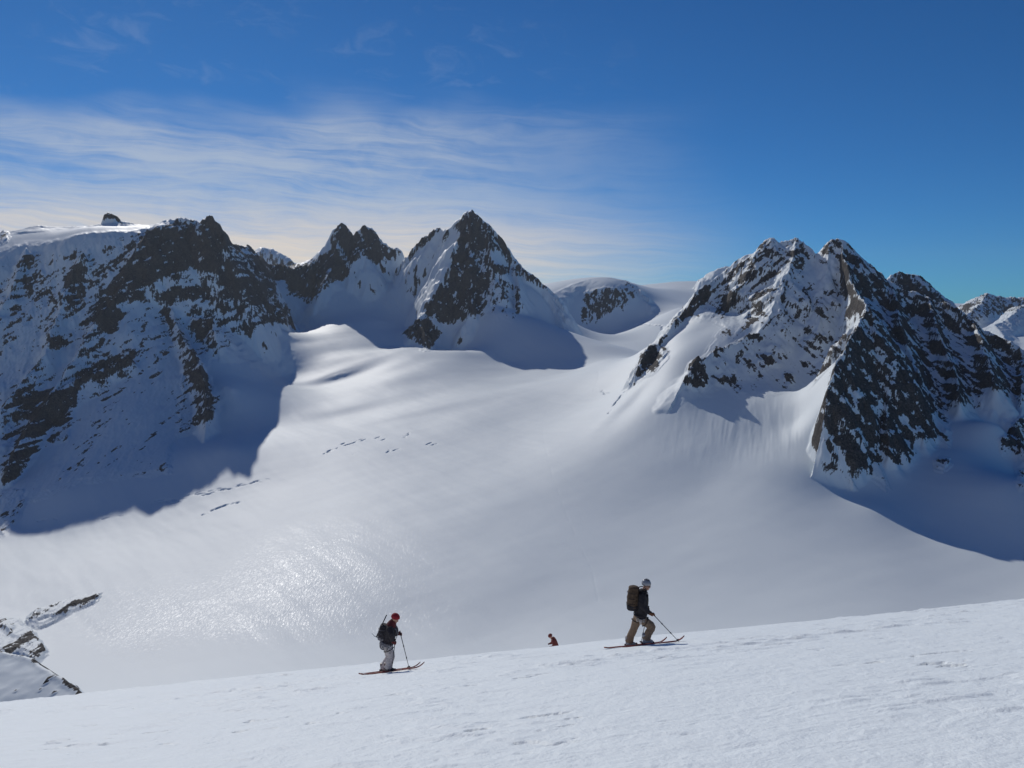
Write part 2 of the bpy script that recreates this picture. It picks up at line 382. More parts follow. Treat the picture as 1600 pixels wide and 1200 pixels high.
def inpoly(px, py, poly):
    c = np.zeros(px.shape, bool)
    m = len(poly)
    for i in range(m):
        x1, y1 = poly[i]; x2, y2 = poly[(i + 1) % m]
        if y1 == y2:
            continue
        k = ((y1 > py) != (y2 > py)) & (px < (x2 - x1) * (py - y1) / (y2 - y1) + x1)
        c ^= k
    return c

def rock_density(px, py, Y):
    d = np.zeros(px.shape, np.float32)
    for poly, den, y0, y1 in RK:
        a = np.array(poly)
        bb = (px > a[:, 0].min() - 8) & (px < a[:, 0].max() + 8) & (py > a[:, 1].min() - 8) & (py < a[:, 1].max() + 8) & (Y > y0) & (Y < y1)
        idx = np.nonzero(bb)
        if len(idx[0]) == 0:
            continue
        qx = px[idx]; qy = py[idx]
        acc = np.zeros(qx.shape, np.float32)
        for ox, oy in ((0, 0), (4, 2), (-4, -2), (2, -4), (-2, 4)):
            acc += inpoly(qx + ox, qy + oy, poly)
        d[idx] = np.maximum(d[idx], acc / 5 * den)
    return d

# ------------------------------------------------------------------ terrain grid, finer where the far walls stand
QUAL = 1.0
def spaced(a, b, step):
    return list(np.arange(a, b, step))
us = spaced(-1.15, -.70, .008) + spaced(-.70, .70, .00115 / QUAL) + spaced(.70, 1.1, .008)
us = np.array(us, np.float32)
ys = [450.0]
while ys[-1] < 9600:
    y = ys[-1]
    s = .010 if y < 1150 else .0028 if y < 1650 else .0016 if y < 2700 else .0019 if y < 4800 else .0028 if y < 7300 else .012
    ys.append(y * (1 + s / QUAL))
ys = np.array(ys, np.float32)
U, YY = np.meshgrid(us, ys)
XX = U * YY
print("grid", XX.shape)

Z0 = tps(XX, YY)
# wind-shaped undulation of the snow
und = fbm(XX / 620 + .3 * YY / 620, YY / 900, 3, .5)
dune = fbm(XX / 500 + YY / 900 + 4.2, YY / 330 - XX / 600, 2, .5)
humpw = np.exp(-(((XX + 700) / 900) ** 2 + ((YY - 3500) / 500) ** 2))
Z0 = Z0 + und * 9 * sstep(YY, 1300, 2200) + dune * (2.5 + 15 * humpw) + fbm((XX + .8 * YY) / 90, (YY - .5 * XX) / 340, 3, .5) * 1.1 + fbm(XX / 170 + YY / 400, YY / 70 - XX / 200, 2) * .5

# wind-scooped rolls in the glacier surface
for qx, qy, rx, ry, hh, tl in ((-745, 3330, 130, 120, 17, .35), (-1000, 3700, 90, 120, 8, .3), (-560, 2850, 150, 150, 6, .3), (330, 2230, 70, 70, 7, .8), (60, 3050, 200, 120, 4, -.2), (-250, 2700, 220, 150, 5, .25)):
    q = (YY - qy) - tl * (XX - qx)
    Z0 = Z0 + hh * np.tanh(q / 42) * np.exp(-((XX - qx) / rx) ** 2 - (q / ry) ** 2)

# warped coordinates for ridge lines
wx = fbm(XX / 60, YY / 60, 3) * 9
wy = fbm(XX / 60 + 40, YY / 60 + 11, 3) * 16
XW = XX + wx; YW = YY + wy
Z = Z0.copy()
RID = np.full(Z.shape, -1e4, np.float32)
OWN = np.zeros(Z.shape, np.int8)
for o, line, sl, sr in RG:
    L = [P(*c) for c in line]
    for (a, b) in zip(L[:-1], L[1:]):
        reach = 700
        y0 = min(a[1], b[1]) - reach; y1 = max(a[1], b[1]) + reach
        i0, i1 = np.searchsorted(ys, [y0, y1])
        ya = max(y0, 500)
        ulo = min((min(a[0], b[0]) - reach) / ya, (min(a[0], b[0]) - reach) / y1)
        uhi = max((max(a[0], b[0]) + reach) / ya, (max(a[0], b[0]) + reach) / y1)
        j0, j1 = np.searchsorted(us, [ulo, uhi])
        if i1 <= i0 or j1 <= j0:
            continue
        x = XW[i0:i1, j0:j1]; y = YW[i0:i1, j0:j1]
        dx = b[0] - a[0]; dy = b[1] - a[1]; ll = dx * dx + dy * dy + 1e-6
        t = np.clip(((x - a[0]) * dx + (y - a[1]) * dy) / ll, 0, 1)
        ex = x - (a[0] + t * dx); ey = y - (a[1] + t * dy)
        d = np.sqrt(ex * ex + ey * ey)
        side = dx * ey - dy * ex        # >0: left of travel
        s = np.where(side > 0, np.float32(sl), np.float32(sr))
        zz = a[2] + t * (b[2] - a[2]) - s * d - np.maximum(d - 90, 0) * (1.3 - .4 * np.minimum(s, 1.2))
        R = RID[i0:i1, j0:j1]
        RID[i0:i1, j0:j1] = np.maximum(R, zz)
teeth = fbm(XX / 34 + 2, YY / 60, 4, .6, True)
RID = RID + (teeth * 8 + fbm(XX / 75 + 9, YY / 110, 3, .5, True) * 13 * (U < -.05) * (YY > 3480)) * sstep(RID - Z0, 0, 60)
k = 14.0
h = np.clip(.5 + .5 * (RID - Z0) / k, 0, 1)
Z = Z0 + (RID - Z0) * h + k * h * (1 - h)

PX = 800 + F * U
PY = HZ - F * Z / YY
jx = fbm(XX / 45, YY / 45, 3) * 7
jy = fbm(XX / 45 + 30, Z / 30, 3) * 6
DEN = rock_density(PX + jx, PY + jy, YY)

# rock relief: gullies and ribs that run down the fall line
def relief(XX, YY, Z, DEN):
    a = .55                                       # right massif, upper left face: ribs run down to the left
    diag = np.exp(-(((PX - 1160) / 100) ** 2 + ((PY - 450) / 80) ** 2)) * (YY > 2200) * (YY < 2800)
    g1 = fbm(XX / 130, YY / 330, 5, .55, True)
    xr = XX * .80 + Z * .62; yr = -XX * .62 + Z * .8
    g2 = fbm(yr / 30, xr / 300, 4, .5, True)
    g3 = fbm(XX / 70 + 5, Z / 60, 4, .6, True)
    s1 = fbm((XX * .8 + Z * .6) / 55, (Z * .8 - XX * .6) / 260, 4, .55, True)
    base = g1 * 20 + g3 * 9 + s1 * 12
    return base * (1 - diag) + diag * (g2 * 20 + g3 * 3)
flute = fbm((XX - .35 * YY) / 38, YY / 260, 3, .5, True)
Z = Z + flute * 1.7 * np.exp(-(((PX - 1190) / 130) ** 2 + ((PY - 665) / 45) ** 2)) * (YY < 2400)
steep = sstep(RID - Z0, -10, 40)
rough = np.clip(DEN * 1.25, 0, 1) * (.45 + .55 * steep)
REL = relief(XX, YY, Z, DEN)
fine = fbm(XX / 22, YY / 34, 4, .65, True) * 6.0
gy0, gx0 = np.gradient(Z0)
wall = sstep(np.hypot(gy0 / np.gradient(ys)[:, None], gx0 / (np.gradient(us)[None, :] * YY)), .5, .85)
Z = Z + rough * np.maximum(REL - 4 + fine, -5 - 25 * steep) + np.maximum(steep * .12, wall * .55) * sstep(-U, -.05, .22) * (1 - rough) * REL + (1 - rough) * steep * .08 * REL

# crevasses and scarps in the glacier: (polyline, width m, depth m)
CV = []
random.seed(5)
for (x0, y0, x1, y1, m_) in [(508,708,530,697,5),(530,697,560,688,3),(548,712,560,708,1),(585,684,600,686,2),(606,702,626,700,2),(630,680,645,676,2),(620,688,640,680,1),(668,692,682,694,2),(560,688,572,684,2),(600,706,612,703,1)]:
    for q in range(m_):
        fx = (q + .5) / m_ + random.uniform(-.1, .1)
        cx = x0 + (x1 - x0) * fx; cy = y0 + (y1 - y0) * fx + random.uniform(-2, 2)
        L = random.uniform(5, 11)
        CV.append(([(cx - L / 2, cy + 1.8), (cx, cy), (cx + L / 2, cy - .8)], 3.4, 8))
for q in range(26):
    fx = q / 26
    cx = 248 + 175 * fx + random.uniform(-4, 4); cy = 786 - 38 * fx + random.uniform(-3, 4) * (1.3 - fx)
    L = random.uniform(10, 30) * (1.1 - .5 * fx)
    CV.append(([(cx - L / 2, cy + L * .13), (cx, cy), (cx + L / 2, cy - L * .10)], 3, 5))
CV += [([(318,804),(335,796),(352,790),(378,784)], 7, 10), ([(60,815),(75,811),(90,811)], 4, 6), ([(160,812),(175,808),(190,807)], 4, 4),
       ([(940,611),(945,614),(951,614)], 7, 8), ([(998,507),(1015,508),(1035,509),(1048,511)], 10, 14),
       ([(985,605),(976,612)],7,9),([(972,616),(966,624)],6,9),([(963,627),(958,635)],6,9),([(956,637),(952,645)],6,8),
       ([(1282,736),(1290,744),(1298,752)],4,6)]
# shallow ski tracks
TR = [([(855,640),(848,660),(850,690),(862,740),(880,790),(905,850),(925,890),(935,940)], 2.6, .34),
      ([(938,520),(936,540),(942,552),(950,562)], 6, .7), ([(932,572),(936,590),(928,610)], 5, .6), ([(860,650),(900,640),(960,640)], 2.6, .3)]
SM = lambda c: None
def find_depth(px, py):
    j = int(np.clip(np.searchsorted(us, (px - 800) / F), 0, len(us) - 1))
    col = PYn[:, j]
    vis = np.nonzero((ys > 1150) & (col <= py))[0]
    return float(ys[vis[0]]) if len(vis) else None
PYn = HZ - F * Z / YY
CUT = np.zeros(Z.shape, np.float32)
for line, wd, dp in CV + TR:
    W3 = []
    for px, py in line:
        Yd = find_depth(px, py)
        if Yd: W3.append(((px - 800) / F * Yd, Yd))
    for i, (a, b) in enumerate(zip(W3[:-1], W3[1:])):
        y0 = min(a[1], b[1]) - 60; y1 = max(a[1], b[1]) + 60
        i0, i1 = np.searchsorted(ys, [y0, y1])
        j0, j1 = np.searchsorted(us, [(min(a[0], b[0]) - 60) / a[1], (max(a[0], b[0]) + 60) / a[1]])
        x = XX[i0:i1, j0:j1]; y = YY[i0:i1, j0:j1]
        dx = b[0] - a[0]; dy = b[1] - a[1]; ll = dx * dx + dy * dy + 1e-6
        t = np.clip(((x - a[0]) * dx + (y - a[1]) * dy) / ll, 0, 1)
        d = np.hypot(x - a[0] - t * dx, y - a[1] - t * dy)
        e = 1.0
        CUT[i0:i1, j0:j1] = np.maximum(CUT[i0:i1, j0:j1], dp * sstep(d, wd, wd * .35))
Z = Z - .5 * CUT * sstep(fbm(XX / 18, YY / 30, 2), -.35, .25)

# rock attribute per vertex
gy, gx = np.gradient(Z)
dYr = np.gradient(ys)[:, None]
zy = gy / dYr
zx = gx / (np.gradient(us)[None, :] * YY)
zy = zy - zx * U                      # derivative at constant x
slope = np.hypot(zx, zy)
nz = 1 / np.sqrt(1 + slope ** 2)
nn = fbm(XX / 44, Z / 32, 5, .70)
nf = fbm(XX / 16 + 3, Z / 12, 3, .6)
lft = sstep(-U, -.1, .1)                       # beds dip to the left on the left massif, gullies run down right on the right one
sa = (XX * .72 - Z * .70) * lft + (XX * .85 + Z * .52) * (1 - lft)
sb_ = (XX * .70 + Z * .72) * lft + (Z * .85 - XX * .52) * (1 - lft)
ns = fbm(sa / 15, sb_ / 75, 4, .65)
DIAG = np.exp(-(((PX - 1160) / 100) ** 2 + ((PY - 450) / 80) ** 2)) * (YY > 2200) * (YY < 2800)
nd = fbm((XX * .62 - Z * .78) / 11, (XX * .78 + Z * .62) / 95, 4, .65)
ns = ns * (1 - DIAG) + nd * 1.8 * DIAG
rib = fbm((XX * .9 + Z * .45) / 70, (Z * .9 - XX * .45) / 420, 3, .5, True) * lft
ROCK = DEN + (rib - .42) * .42 * lft + (nn * .8 * (1 - .75 * DIAG) + nf * .5 + ns * (1.0 - .25 * lft)) * sstep(DEN, .02, .3) + (np.minimum(slope, 1.75) - 1.35) * .30 * sstep(DEN, .05, .4)
ROCK = np.where(DEN < .03, 0, ROCK)
# cliff remnants anywhere very steep
ROCK = np.maximum(ROCK, sstep(slope, 2.5, 3.3) * .8 * steep)
ROCK = np.clip(ROCK, 0, 1.3).astype(np.float32)

# owner of each vertex: nearest control point or ridge sample
seeds = [(p[0], p[1], o) for p, o in zip(pts, own)]
for o, line, sl, sr in RG:
    L = [P(*c) for c in line]
    for a, b in zip(L[:-1], L[1:]):
        m_ = max(1, int(math.dist(a[:2], b[:2]) / 120))
        for q in range(m_ + 1):
            seeds.append((a[0] + (b[0] - a[0]) * q / m_, a[1] + (b[1] - a[1]) * q / m_, o))
step = 6
Xc = XW[::step, ::step]; Yc = YW[::step, ::step]
best = np.full(Xc.shape, 1e12, np.float32); ow = np.zeros(Xc.shape, np.int8)
for sx, sy, o in seeds:
    q = (Xc - sx) ** 2 + (Yc - sy) ** 2
    k_ = q < best
    best[k_] = q[k_]; ow[k_] = o
OWN = np.repeat(np.repeat(ow, step, 0), step, 1)[:Z.shape[0], :Z.shape[1]]

# ------------------------------------------------------------------ materials
def snow_rock_material(name):
    m = bpy.data.materials.new(name); m.use_nodes = True
    t = NT(m.node_tree)
    geo = t.n('ShaderNodeNewGeometry')
    pos = geo.outputs['Position']
    att = t.n('ShaderNodeAttribute', dict(attribute_name='rock'))
    a = att.outputs['Fac']
    fn = t.noise(pos, .11, 7.0, .72)
    fn2 = t.noise(pos, .02, 4.0, .6)
    v = t.m('ADD', a, t.m('MULTIPLY', t.m('SUBTRACT', fn, .5), 1.25))
    v = t.m('MULTIPLY', v, t.ss(a, .02, .15))
    mask = t.ss(v, .46, .56)
    rc = t.mix(t.ss(fn2, .35, .65), (.026, .027, .031, 1), (.070, .060, .053, 1))
    rc = t.mix(t.ss(fn, .35, .75), rc, (.14, .12, .105, 1))
    rc = t.mix(t.ss(t.noise(pos, .3, 3.0, .7), .42, .68), rc, (.018, .017, .018, 1))
    bump = t.n('ShaderNodeBump', Strength=1.0, Distance=4.0, Height=t.noise(pos, .12, 6.0, .7))
    rock = t.n('ShaderNodeBsdfPrincipled', Base_Color=rc, Roughness=.85, Normal=bump.outputs[0])
    rock.inputs['Specular IOR Level'].default_value = .25
    # snow: matt, over it a thin glazed crust that glints in facets
    sep = t.n('ShaderNodeSeparateXYZ', Vector=pos)
    st = t.xyz(t.m('MULTIPLY', sep.outputs[0], 1.0), t.m('MULTIPLY', sep.outputs[1], .45))
    b1 = t.noise(st, .045, 3.0, .55, .4)
    b2 = t.noise(st, .16, 2.0, .5)
    sb = t.n('ShaderNodeBump', Strength=.05, Distance=3.0, Height=t.m('ADD', b1, t.m('MULTIPLY', b2, .4)))
    sn = t.n('ShaderNodeBsdfPrincipled', Base_Color=(.765, .825, .84, 1), Roughness=.6, Normal=sb.outputs[0])
    sn.inputs['Specular IOR Level'].default_value = .25
    b3 = t.noise(st, .15, 2.0, .5, 1.2)
    cb = t.n('ShaderNodeBump', Strength=1.0, Distance=.62, Height=t.m('ADD', b3, t.m('MULTIPLY', b2, .45)))
    gl = t.n('ShaderNodeBsdfGlossy', Color=(1, 1, 1, 1), Roughness=.17, Normal=cb.outputs[0])
    nsep = t.n('ShaderNodeSeparateXYZ', Vector=geo.outputs['True Normal'])
    crust = t.m('MULTIPLY', t.m('MULTIPLY', t.ss(nsep.outputs[2], .93, .975), t.ss(sep.outputs[1], 2050.0, 1780.0)), t.m('MULTIPLY', t.ss(t.noise(pos, .0022, 2.0), .3, .62), .0019))
    sheen = t.n('ShaderNodeMixShader', i0=crust, i1=sn.outputs[0], i2=gl.outputs[0])
    mx = t.n('ShaderNodeMixShader', i0=mask, i1=sheen.outputs[0], i2=rock.outputs[0])
    t.n('ShaderNodeOutputMaterial', Surface=mx.outputs[0])
    return m
M_TER = snow_rock_material('snow_and_rock')

def make_grid(name, X, Y, Z, mat, rock=None, facemask=None, normals=None, label=None, cat=None, kind='structure'):
    R, C = X.shape
    idx = np.arange(R * C, dtype=np.int32).reshape(R, C)
    quads = np.stack([idx[:-1, :-1], idx[:-1, 1:], idx[1:, 1:], idx[1:, :-1]], -1).reshape(-1, 4)
    if facemask is not None:
        quads = quads[facemask.reshape(-1)]
    used = np.zeros(R * C, bool); used[quads.reshape(-1)] = True
    remap = np.cumsum(used) - 1
    co = np.stack([X, Y, Z], -1).reshape(-1, 3)[used].astype(np.float32)
    quads = remap[quads].astype(np.int32)
    me = bpy.data.meshes.new(name)
    me.vertices.add(len(co)); me.vertices.foreach_set('co', co.reshape(-1))
    me.loops.add(quads.size); me.loops.foreach_set('vertex_index', quads.reshape(-1))
    me.polygons.add(len(quads))
    me.polygons.foreach_set('loop_start', np.arange(0, quads.size, 4, dtype=np.int32))
    me.polygons.foreach_set('use_smooth', np.ones(len(quads), bool))
    me.update(calc_edges=True)
    if rock is not None:
        at = me.attributes.new('rock', 'FLOAT', 'POINT')
        at.data.foreach_set('value', rock.reshape(-1)[used].astype(np.float32))
    if normals is not None:
        me.normals_split_custom_set_from_vertices(normals.reshape(-1, 3)[used].astype(np.float32))
    me.materials.append(mat)
    o = bpy.data.objects.new(name, me)
    COL.objects.link(o)
    if kind: o['kind'] = kind
    if label: o['label'] = label
    if cat: o['category'] = cat
    return o

NRM = np.stack([-zx * nz, -zy * nz, nz], -1)
fo = OWN[:-1, :-1]
names = {
 GL: ('glacier', 'smooth white glacier basin glinting below the skiers, crossed by a few crevasses', 'glacier'),
 LM: ('mountain', 'broad shaded rock and snow mountain wall filling the left side', 'mountain'),
 TW: ('mountain', 'small peak with two dark rock horns left of the tall pyramid peak', 'mountain'),
 MP: ('mountain', 'dark pointed pyramid peak with a sunlit snow slope on its left', 'mountain'),
 DM: ('mountain', 'rounded snow dome with a dark cliff under its top', 'mountain'),
 RM: ('mountain', 'large jagged mountain on the right with snow streaked ribs and dark buttress', 'mountain'),
 FL: ('distant_ridge', 'hazy blue ridge far behind the gap left of the twin horns', 'ridge'),
 FR: ('distant_ridge', 'distant rocky ridge with snowfield at the right edge of the view', 'ridge'),
 OC: ('rock_outcrop', 'low dark rock bands poking out of the glacier at the lower left', 'rocks'),
 PL: ('snow_plateau', 'bright far snow plateau behind the dome and the right mountain', 'snowfield'),
}
for o, (nm, lb, ct) in names.items():
    make_grid(nm, XX, YY, Z, M_TER, ROCK, fo == o, NRM, lb, ct)

# ------------------------------------------------------------------ near slope
def near_z(x, y):
    return -1.6 - .331 * y - .00156 * y * np.abs(y) + .1 * x

def near_full(x, y):
    z = near_z(x, y) - .80 * sstep(y, 30, 52)
    for off in (-.12, .12):                    # the skin track the two skiers walk in
        c = 20.15 - .048 * x + off + .05 * np.sin(x * .8)
        z = z - .035 * np.exp(-((y - c) / .055) ** 2) * (x < 3.0)
    z = z + fbm(x / 9 + 3, y / 12, 3) * .10 * sstep(y, 2, 12) + fbm(x / 2.3, y / 1.1, 3) * .022
    patch = sstep(fbm(x / 6 + 9, y / 5, 2), -.05, .35)
    lip = fbm(x / .85 + 31, y / .42, 4, .6)
    z = z - .036 * sstep(lip, .30, .36) * sstep(fbm(x / 4 + 2, y / 3.2, 2), .02, .30) * sstep(y, 6, 9)
    z = z + np.maximum(fbm(x / 1.1 + .4 * y, y / .38, 3, .6) - .05, 0) * (.03 + .11 * patch)
    return z
nu = np.linspace(-1.05, 1.05, 1500).astype(np.float32)
ny = [-6.0]
while ny[-1] < 620:
    y = ny[-1]
    ny.append(y + (.12 if y < 6 else max(.0035 * y, .03) if y < 60 else .03 * y))
ny = np.array(ny, np.float32)
NU, NY = np.meshgrid(nu, ny)
NX = NU * (NY + 9.0)
print("near", NX.shape)
NZ = near_full(NX, NY)

def near_material():
    m = bpy.data.materials.new('wind_packed_snow'); m.use_nodes = True
    t = NT(m.node_tree)
    geo = t.n('ShaderNodeNewGeometry'); pos = geo.outputs['Position']
    f1 = t.noise(pos, 1.6, 5.0, .6, .5)
    f2 = t.noise(pos, 9.0, 4.0, .6)
    bp = t.n('ShaderNodeBump', Strength=.55, Distance=.12, Height=t.m('ADD', f1, t.m('MULTIPLY', f2, .35)))
    sn = t.n('ShaderNodeBsdfPrincipled', Base_Color=(.84, .895, .905, 1), Roughness=.55, Normal=bp.outputs[0])
    sn.inputs['Specular IOR Level'].default_value = .25
    t.n('ShaderNodeOutputMaterial', Surface=sn.outputs[0])
    return m
M_NEAR = near_material()
make_grid('snow_slope', NX, NY, NZ, M_NEAR, label='bright wind packed snow slope in the foreground that the skiers cross', cat='snow slope')


# ------------------------------------------------------------------ small snow knoll with a stony edge, between the slope and the basin
ky = np.arange(150, 300, .6, dtype=np.float32); kx = np.arange(-240, -60, .6, dtype=np.float32)
KX, KY = np.meshgrid(kx, ky)
KZ = near_z(KX, KY) - 22
ridge = [P(-260, 1035, 240), P(-60, 1019, 228), P(5, 1018, 222), P(40, 1024, 218), P(72, 1042, 212), P(118, 1079, 202), P(150, 1110, 195)]
kwx = KX + fbm(KX / 9, KY / 9, 3) * 2.0
krid = np.full(KZ.shape, -1e4, np.float32); kd = np.full(KZ.shape, 1e4, np.float32); ksd = np.zeros(KZ.shape, np.float32)
for a, b in zip(ridge[:-1], ridge[1:]):
    dx = b[0] - a[0]; dy = b[1] - a[1]; ll = dx * dx + dy * dy
    tt = np.clip(((kwx - a[0]) * dx + (KY - a[1]) * dy) / ll, 0, 1)
    ex = kwx - a[0] - tt * dx; ey = KY - a[1] - tt * dy
    d = np.sqrt(ex * ex + ey * ey); sd_ = dx * ey - dy * ex
    zz = a[2] + tt * (b[2] - a[2]) - np.where(sd_ > 0, 1.1 * d, .30 * d + .004 * d * d)
    q = zz > krid
    krid = np.maximum(krid, zz); kd = np.where(q, d, kd); ksd = np.where(q, sd_, ksd)
KZ = np.maximum(KZ, krid) + fbm(KX / 14, KY / 14, 4) * .8
KR = np.where((ksd > 0) | (kd < 1.0), .42, .0) + fbm(KX / 5, KZ / 3, 4) * .8
spk = fbm(KX / 3.3 + 8, KY / 5, 3)
KR = np.where((ksd <= 0) & (kd >= 1.0), np.where((spk > .42) & (KX > -175), .75, 0), KR)
KZ = KZ + np.clip(KR, 0, 1) * .5
make_grid('snow_knoll', KX, KY, KZ, M_TER, np.clip(KR, 0, 1.2), label='small rounded snow knoll with a dark stony edge at the lower left corner', cat='knoll')

# ------------------------------------------------------------------ people and their gear
def mat(name, col, rough=.8, spec=.3, metal=0.0, var=.25, scale=30.0):
    m = bpy.data.materials.new(name); m.use_nodes = True
    t = NT(m.node_tree)
    tcn = t.n('ShaderNodeTexCoord')
    nz_ = t.noise(tcn.outputs['Object'], scale, 4.0, .6)
    c2 = tuple(min(1, c * (1 + var)) for c in col) + (1,); c1 = tuple(c * (1 - var) for c in col) + (1,)
    cc = t.mix(t.ss(nz_, .3, .7), c1, c2)
    bp = t.n('ShaderNodeBump', Strength=.3, Distance=.01, Height=nz_)
    b = t.n('ShaderNodeBsdfPrincipled', Base_Color=cc, Roughness=rough, Metallic=metal, Normal=bp.outputs[0])
    b.inputs['Specular IOR Level'].default_value = spec
    t.n('ShaderNodeOutputMaterial', Surface=b.outputs[0])
    return m
MT = dict(
    skin=mat('skin', (.45, .25, .18), .6, .4, var=.1), black=mat('black_shell_fabric', (.022, .020, .024)), tan=mat('tan_trouser_fabric', (.24, .165, .11)),
    pale=mat('pale_trouser_fabric', (.55, .49, .47)), burg=mat('burgundy_fabric', (.11, .022, .025)), dark=mat('dark_fabric', (.035, .030, .033)),
    olive=mat('olive_brown_pack_fabric', (.085, .055, .035)), grey=mat('grey_fabric', (.17, .16, .17)), red=mat('red_knit', (.30, .02, .03)),
    silver=mat('silver_helmet_shell', (.26, .27, .30), .22, .6, var=.05), boot=mat('grey_boot_shell', (.33, .32, .33), .4, .5), bootd=mat('dark_boot_shell', (.09, .06, .06), .4, .5),
    glove=mat('brown_leather', (.15, .06, .025), .7), gloved=mat('dark_red_glove', (.12, .02, .02), .7), alu=mat('dark_pole_metal', (.06, .06, .065), .35, .5, .6),
    skir=mat('red_ski_topsheet', (.34, .08, .055), .35, .5, var=.2, scale=9), skiw=mat('white_ski_graphic', (.75, .75, .75), .3, .5, var=.05),
    bind=mat('dark_red_binding', (.13, .02, .02), .4, .5), lens=mat('dark_lens', (.02, .02, .02), .1, .8), rust=mat('rust_red_jacket', (.20, .045, .035)),
    webbing=mat('pale_webbing', (.45, .40, .36)), steel=mat('bare_steel', (.5, .5, .5), .25, .5, 1.0))

def link(name, bm, m, parent=None):
    me = bpy.data.meshes.new(name)
    for f in bm.faces: f.smooth = True
    bm.to_mesh(me); bm.free()
    me.materials.append(m)
    o = bpy.data.objects.new(name, me); COL.objects.link(o)
    if parent is not None: o.parent = parent
    return o

def loft(bm, pts, rad, side=(0, 1, 0), seg=14, sub=3, power=2.0):
    """tube through pts with elliptical rings; rad = (front-back, sideways)"""
    P_ = [Vector(p) for p in pts]
    R_ = [(r, r) if not isinstance(r, tuple) else r for r in rad]
    pp, rr = [], []
    n_ = len(P_)
    for i in range(n_ - 1):
        p0 = P_[max(i - 1, 0)]; p1 = P_[i]; p2 = P_[i + 1]; p3 = P_[min(i + 2, n_ - 1)]
        for q in range(sub):
            t = q / sub
            pp.append(.5 * ((2 * p1) + (p2 - p0) * t + (2 * p0 - 5 * p1 + 4 * p2 - p3) * t * t + (3 * p1 - p0 - 3 * p2 + p3) * t ** 3))
            tt = t * t * (3 - 2 * t)
            rr.append((R_[i][0] * (1 - tt) + R_[i + 1][0] * tt, R_[i][1] * (1 - tt) + R_[i + 1][1] * tt))
    pp.append(P_[-1]); rr.append(R_[-1])
    S_ = Vector(side)
    rings = []
    for i, p in enumerate(pp):
        t = (pp[min(i + 1, len(pp) - 1)] - pp[max(i - 1, 0)]).normalized()
        s_ = S_ - t * S_.dot(t)
        if s_.length < .05: s_ = Vector((1, 0, 0)) - t * t.x
        s_.normalize(); u_ = t.cross(s_)
        ring = []
        for k in range(seg):
            a = 2 * math.pi * k / seg
            c, d = math.cos(a), math.sin(a)
            c = math.copysign(abs(c) ** (2 / power), c); d = math.copysign(abs(d) ** (2 / power), d)
            ring.append(bm.verts.new(p + u_ * (c * rr[i][0]) + s_ * (d * rr[i][1])))
        rings.append(ring)
    for a, b in zip(rings[:-1], rings[1:]):
        for k in range(seg):
            bm.faces.new((a[k], a[(k + 1) % seg], b[(k + 1) % seg], b[k]))
    bm.faces.new(list(reversed(rings[0]))); bm.faces.new(rings[-1])
    return bm

def ball(bm, c, r, seg=12):
    r = r if isinstance(r, tuple) else (r, r, r)
    bmesh.ops.create_uvsphere(bm, u_segments=seg, v_segments=max(6, seg * 2 // 3), radius=1.0,
                              matrix=Matrix.Translation(c) @ Matrix.Diagonal((r[0], r[1], r[2], 1)))

def box(bm, c, d, rot=0.0):
    bmesh.ops.create_cube(bm, size=1.0, matrix=Matrix.Translation(c) @ Matrix.Rotation(rot, 4, 'Y') @ Matrix.Diagonal((d[0], d[1], d[2], 1)))

def fuse(o, voxel=.012, smooth=4, wrinkle=0.0, wscale=9.0):
    bm = bmesh.new(); bm.from_mesh(o.data); bmesh.ops.recalc_face_normals(bm, faces=bm.faces); bm.to_mesh(o.data); bm.free()
    r = o.modifiers.new('r', 'REMESH'); r.mode = 'VOXEL'; r.voxel_size = voxel; r.use_smooth_shade = True
    q = o.modifiers.new('s', 'SMOOTH'); q.iterations = smooth; q.factor = .5
    dg = bpy.context.evaluated_depsgraph_get()
    me = bpy.data.meshes.new_from_object(o.evaluated_get(dg))
    m0 = o.data.materials[0]
    o.modifiers.clear(); old = o.data
    o.data = me; me.name = o.name
    if not me.materials: me.materials.append(m0)
    if wrinkle:
        nv = len(me.vertices); co = np.empty(nv * 3, np.float32); no = np.empty(nv * 3, np.float32)
        me.vertices.foreach_get('co', co); me.vertices.foreach_get('normal', no)
        co = co.reshape(-1, 3); no = no.reshape(-1, 3)
        w_ = fbm(co[:, 0] * wscale + co[:, 1] * wscale * .7, co[:, 2] * wscale * 1.5 + co[:, 0] * 3, 3, .5, True)
        co += no * (w_ * wrinkle)[:, None]
        me.vertices.foreach_set('co', co.reshape(-1)); me.update()
    me.polygons.foreach_set('use_smooth', np.ones(len(me.polygons), bool))
    return o

def hand(bm, wrist, grip, up, side, thick=.0095, sgn=-1):
    """palm and five fingers closed round a stick standing at grip; side points away from the palm"""
    w_ = Vector(wrist); g = Vector(grip); up = Vector(up).normalized()
    fwd = (g - w_); fwd = (fwd - up * fwd.dot(up)).normalized(); lat = up.cross(fwd).normalized() * sgn
    knuck = g + lat * .028 - fwd * .01
    loft(bm, [w_, w_.lerp(knuck, .45), knuck], [(.026, .028), (.038, .020), (.040, .017)], side=tuple(lat), seg=10, sub=2)
    for i in range(4):
        o_ = up * (.030 - .020 * i); L = (.9, 1.0, .95, .78)[i]
        a = knuck + o_
        b = a + fwd * .034 * L - lat * .008
        c = b - lat * .034 * L + fwd * .004
        d = c - fwd * .026 * L - lat * .004
        loft(bm, [a, b, c, d], [thick, thick * .95, thick * .9, thick * .75], side=tuple(up), seg=8, sub=2)
    tb = w_.lerp(knuck, .35) + up * .022 - lat * .008
    tm = tb + up * .026 - lat * .024 + fwd * .012
    te = tm + fwd * .030 - lat * .010
    loft(bm, [tb, tm, te], [thick * 1.35, thick * 1.15, thick * .85], side=tuple(up), seg=8, sub=2)

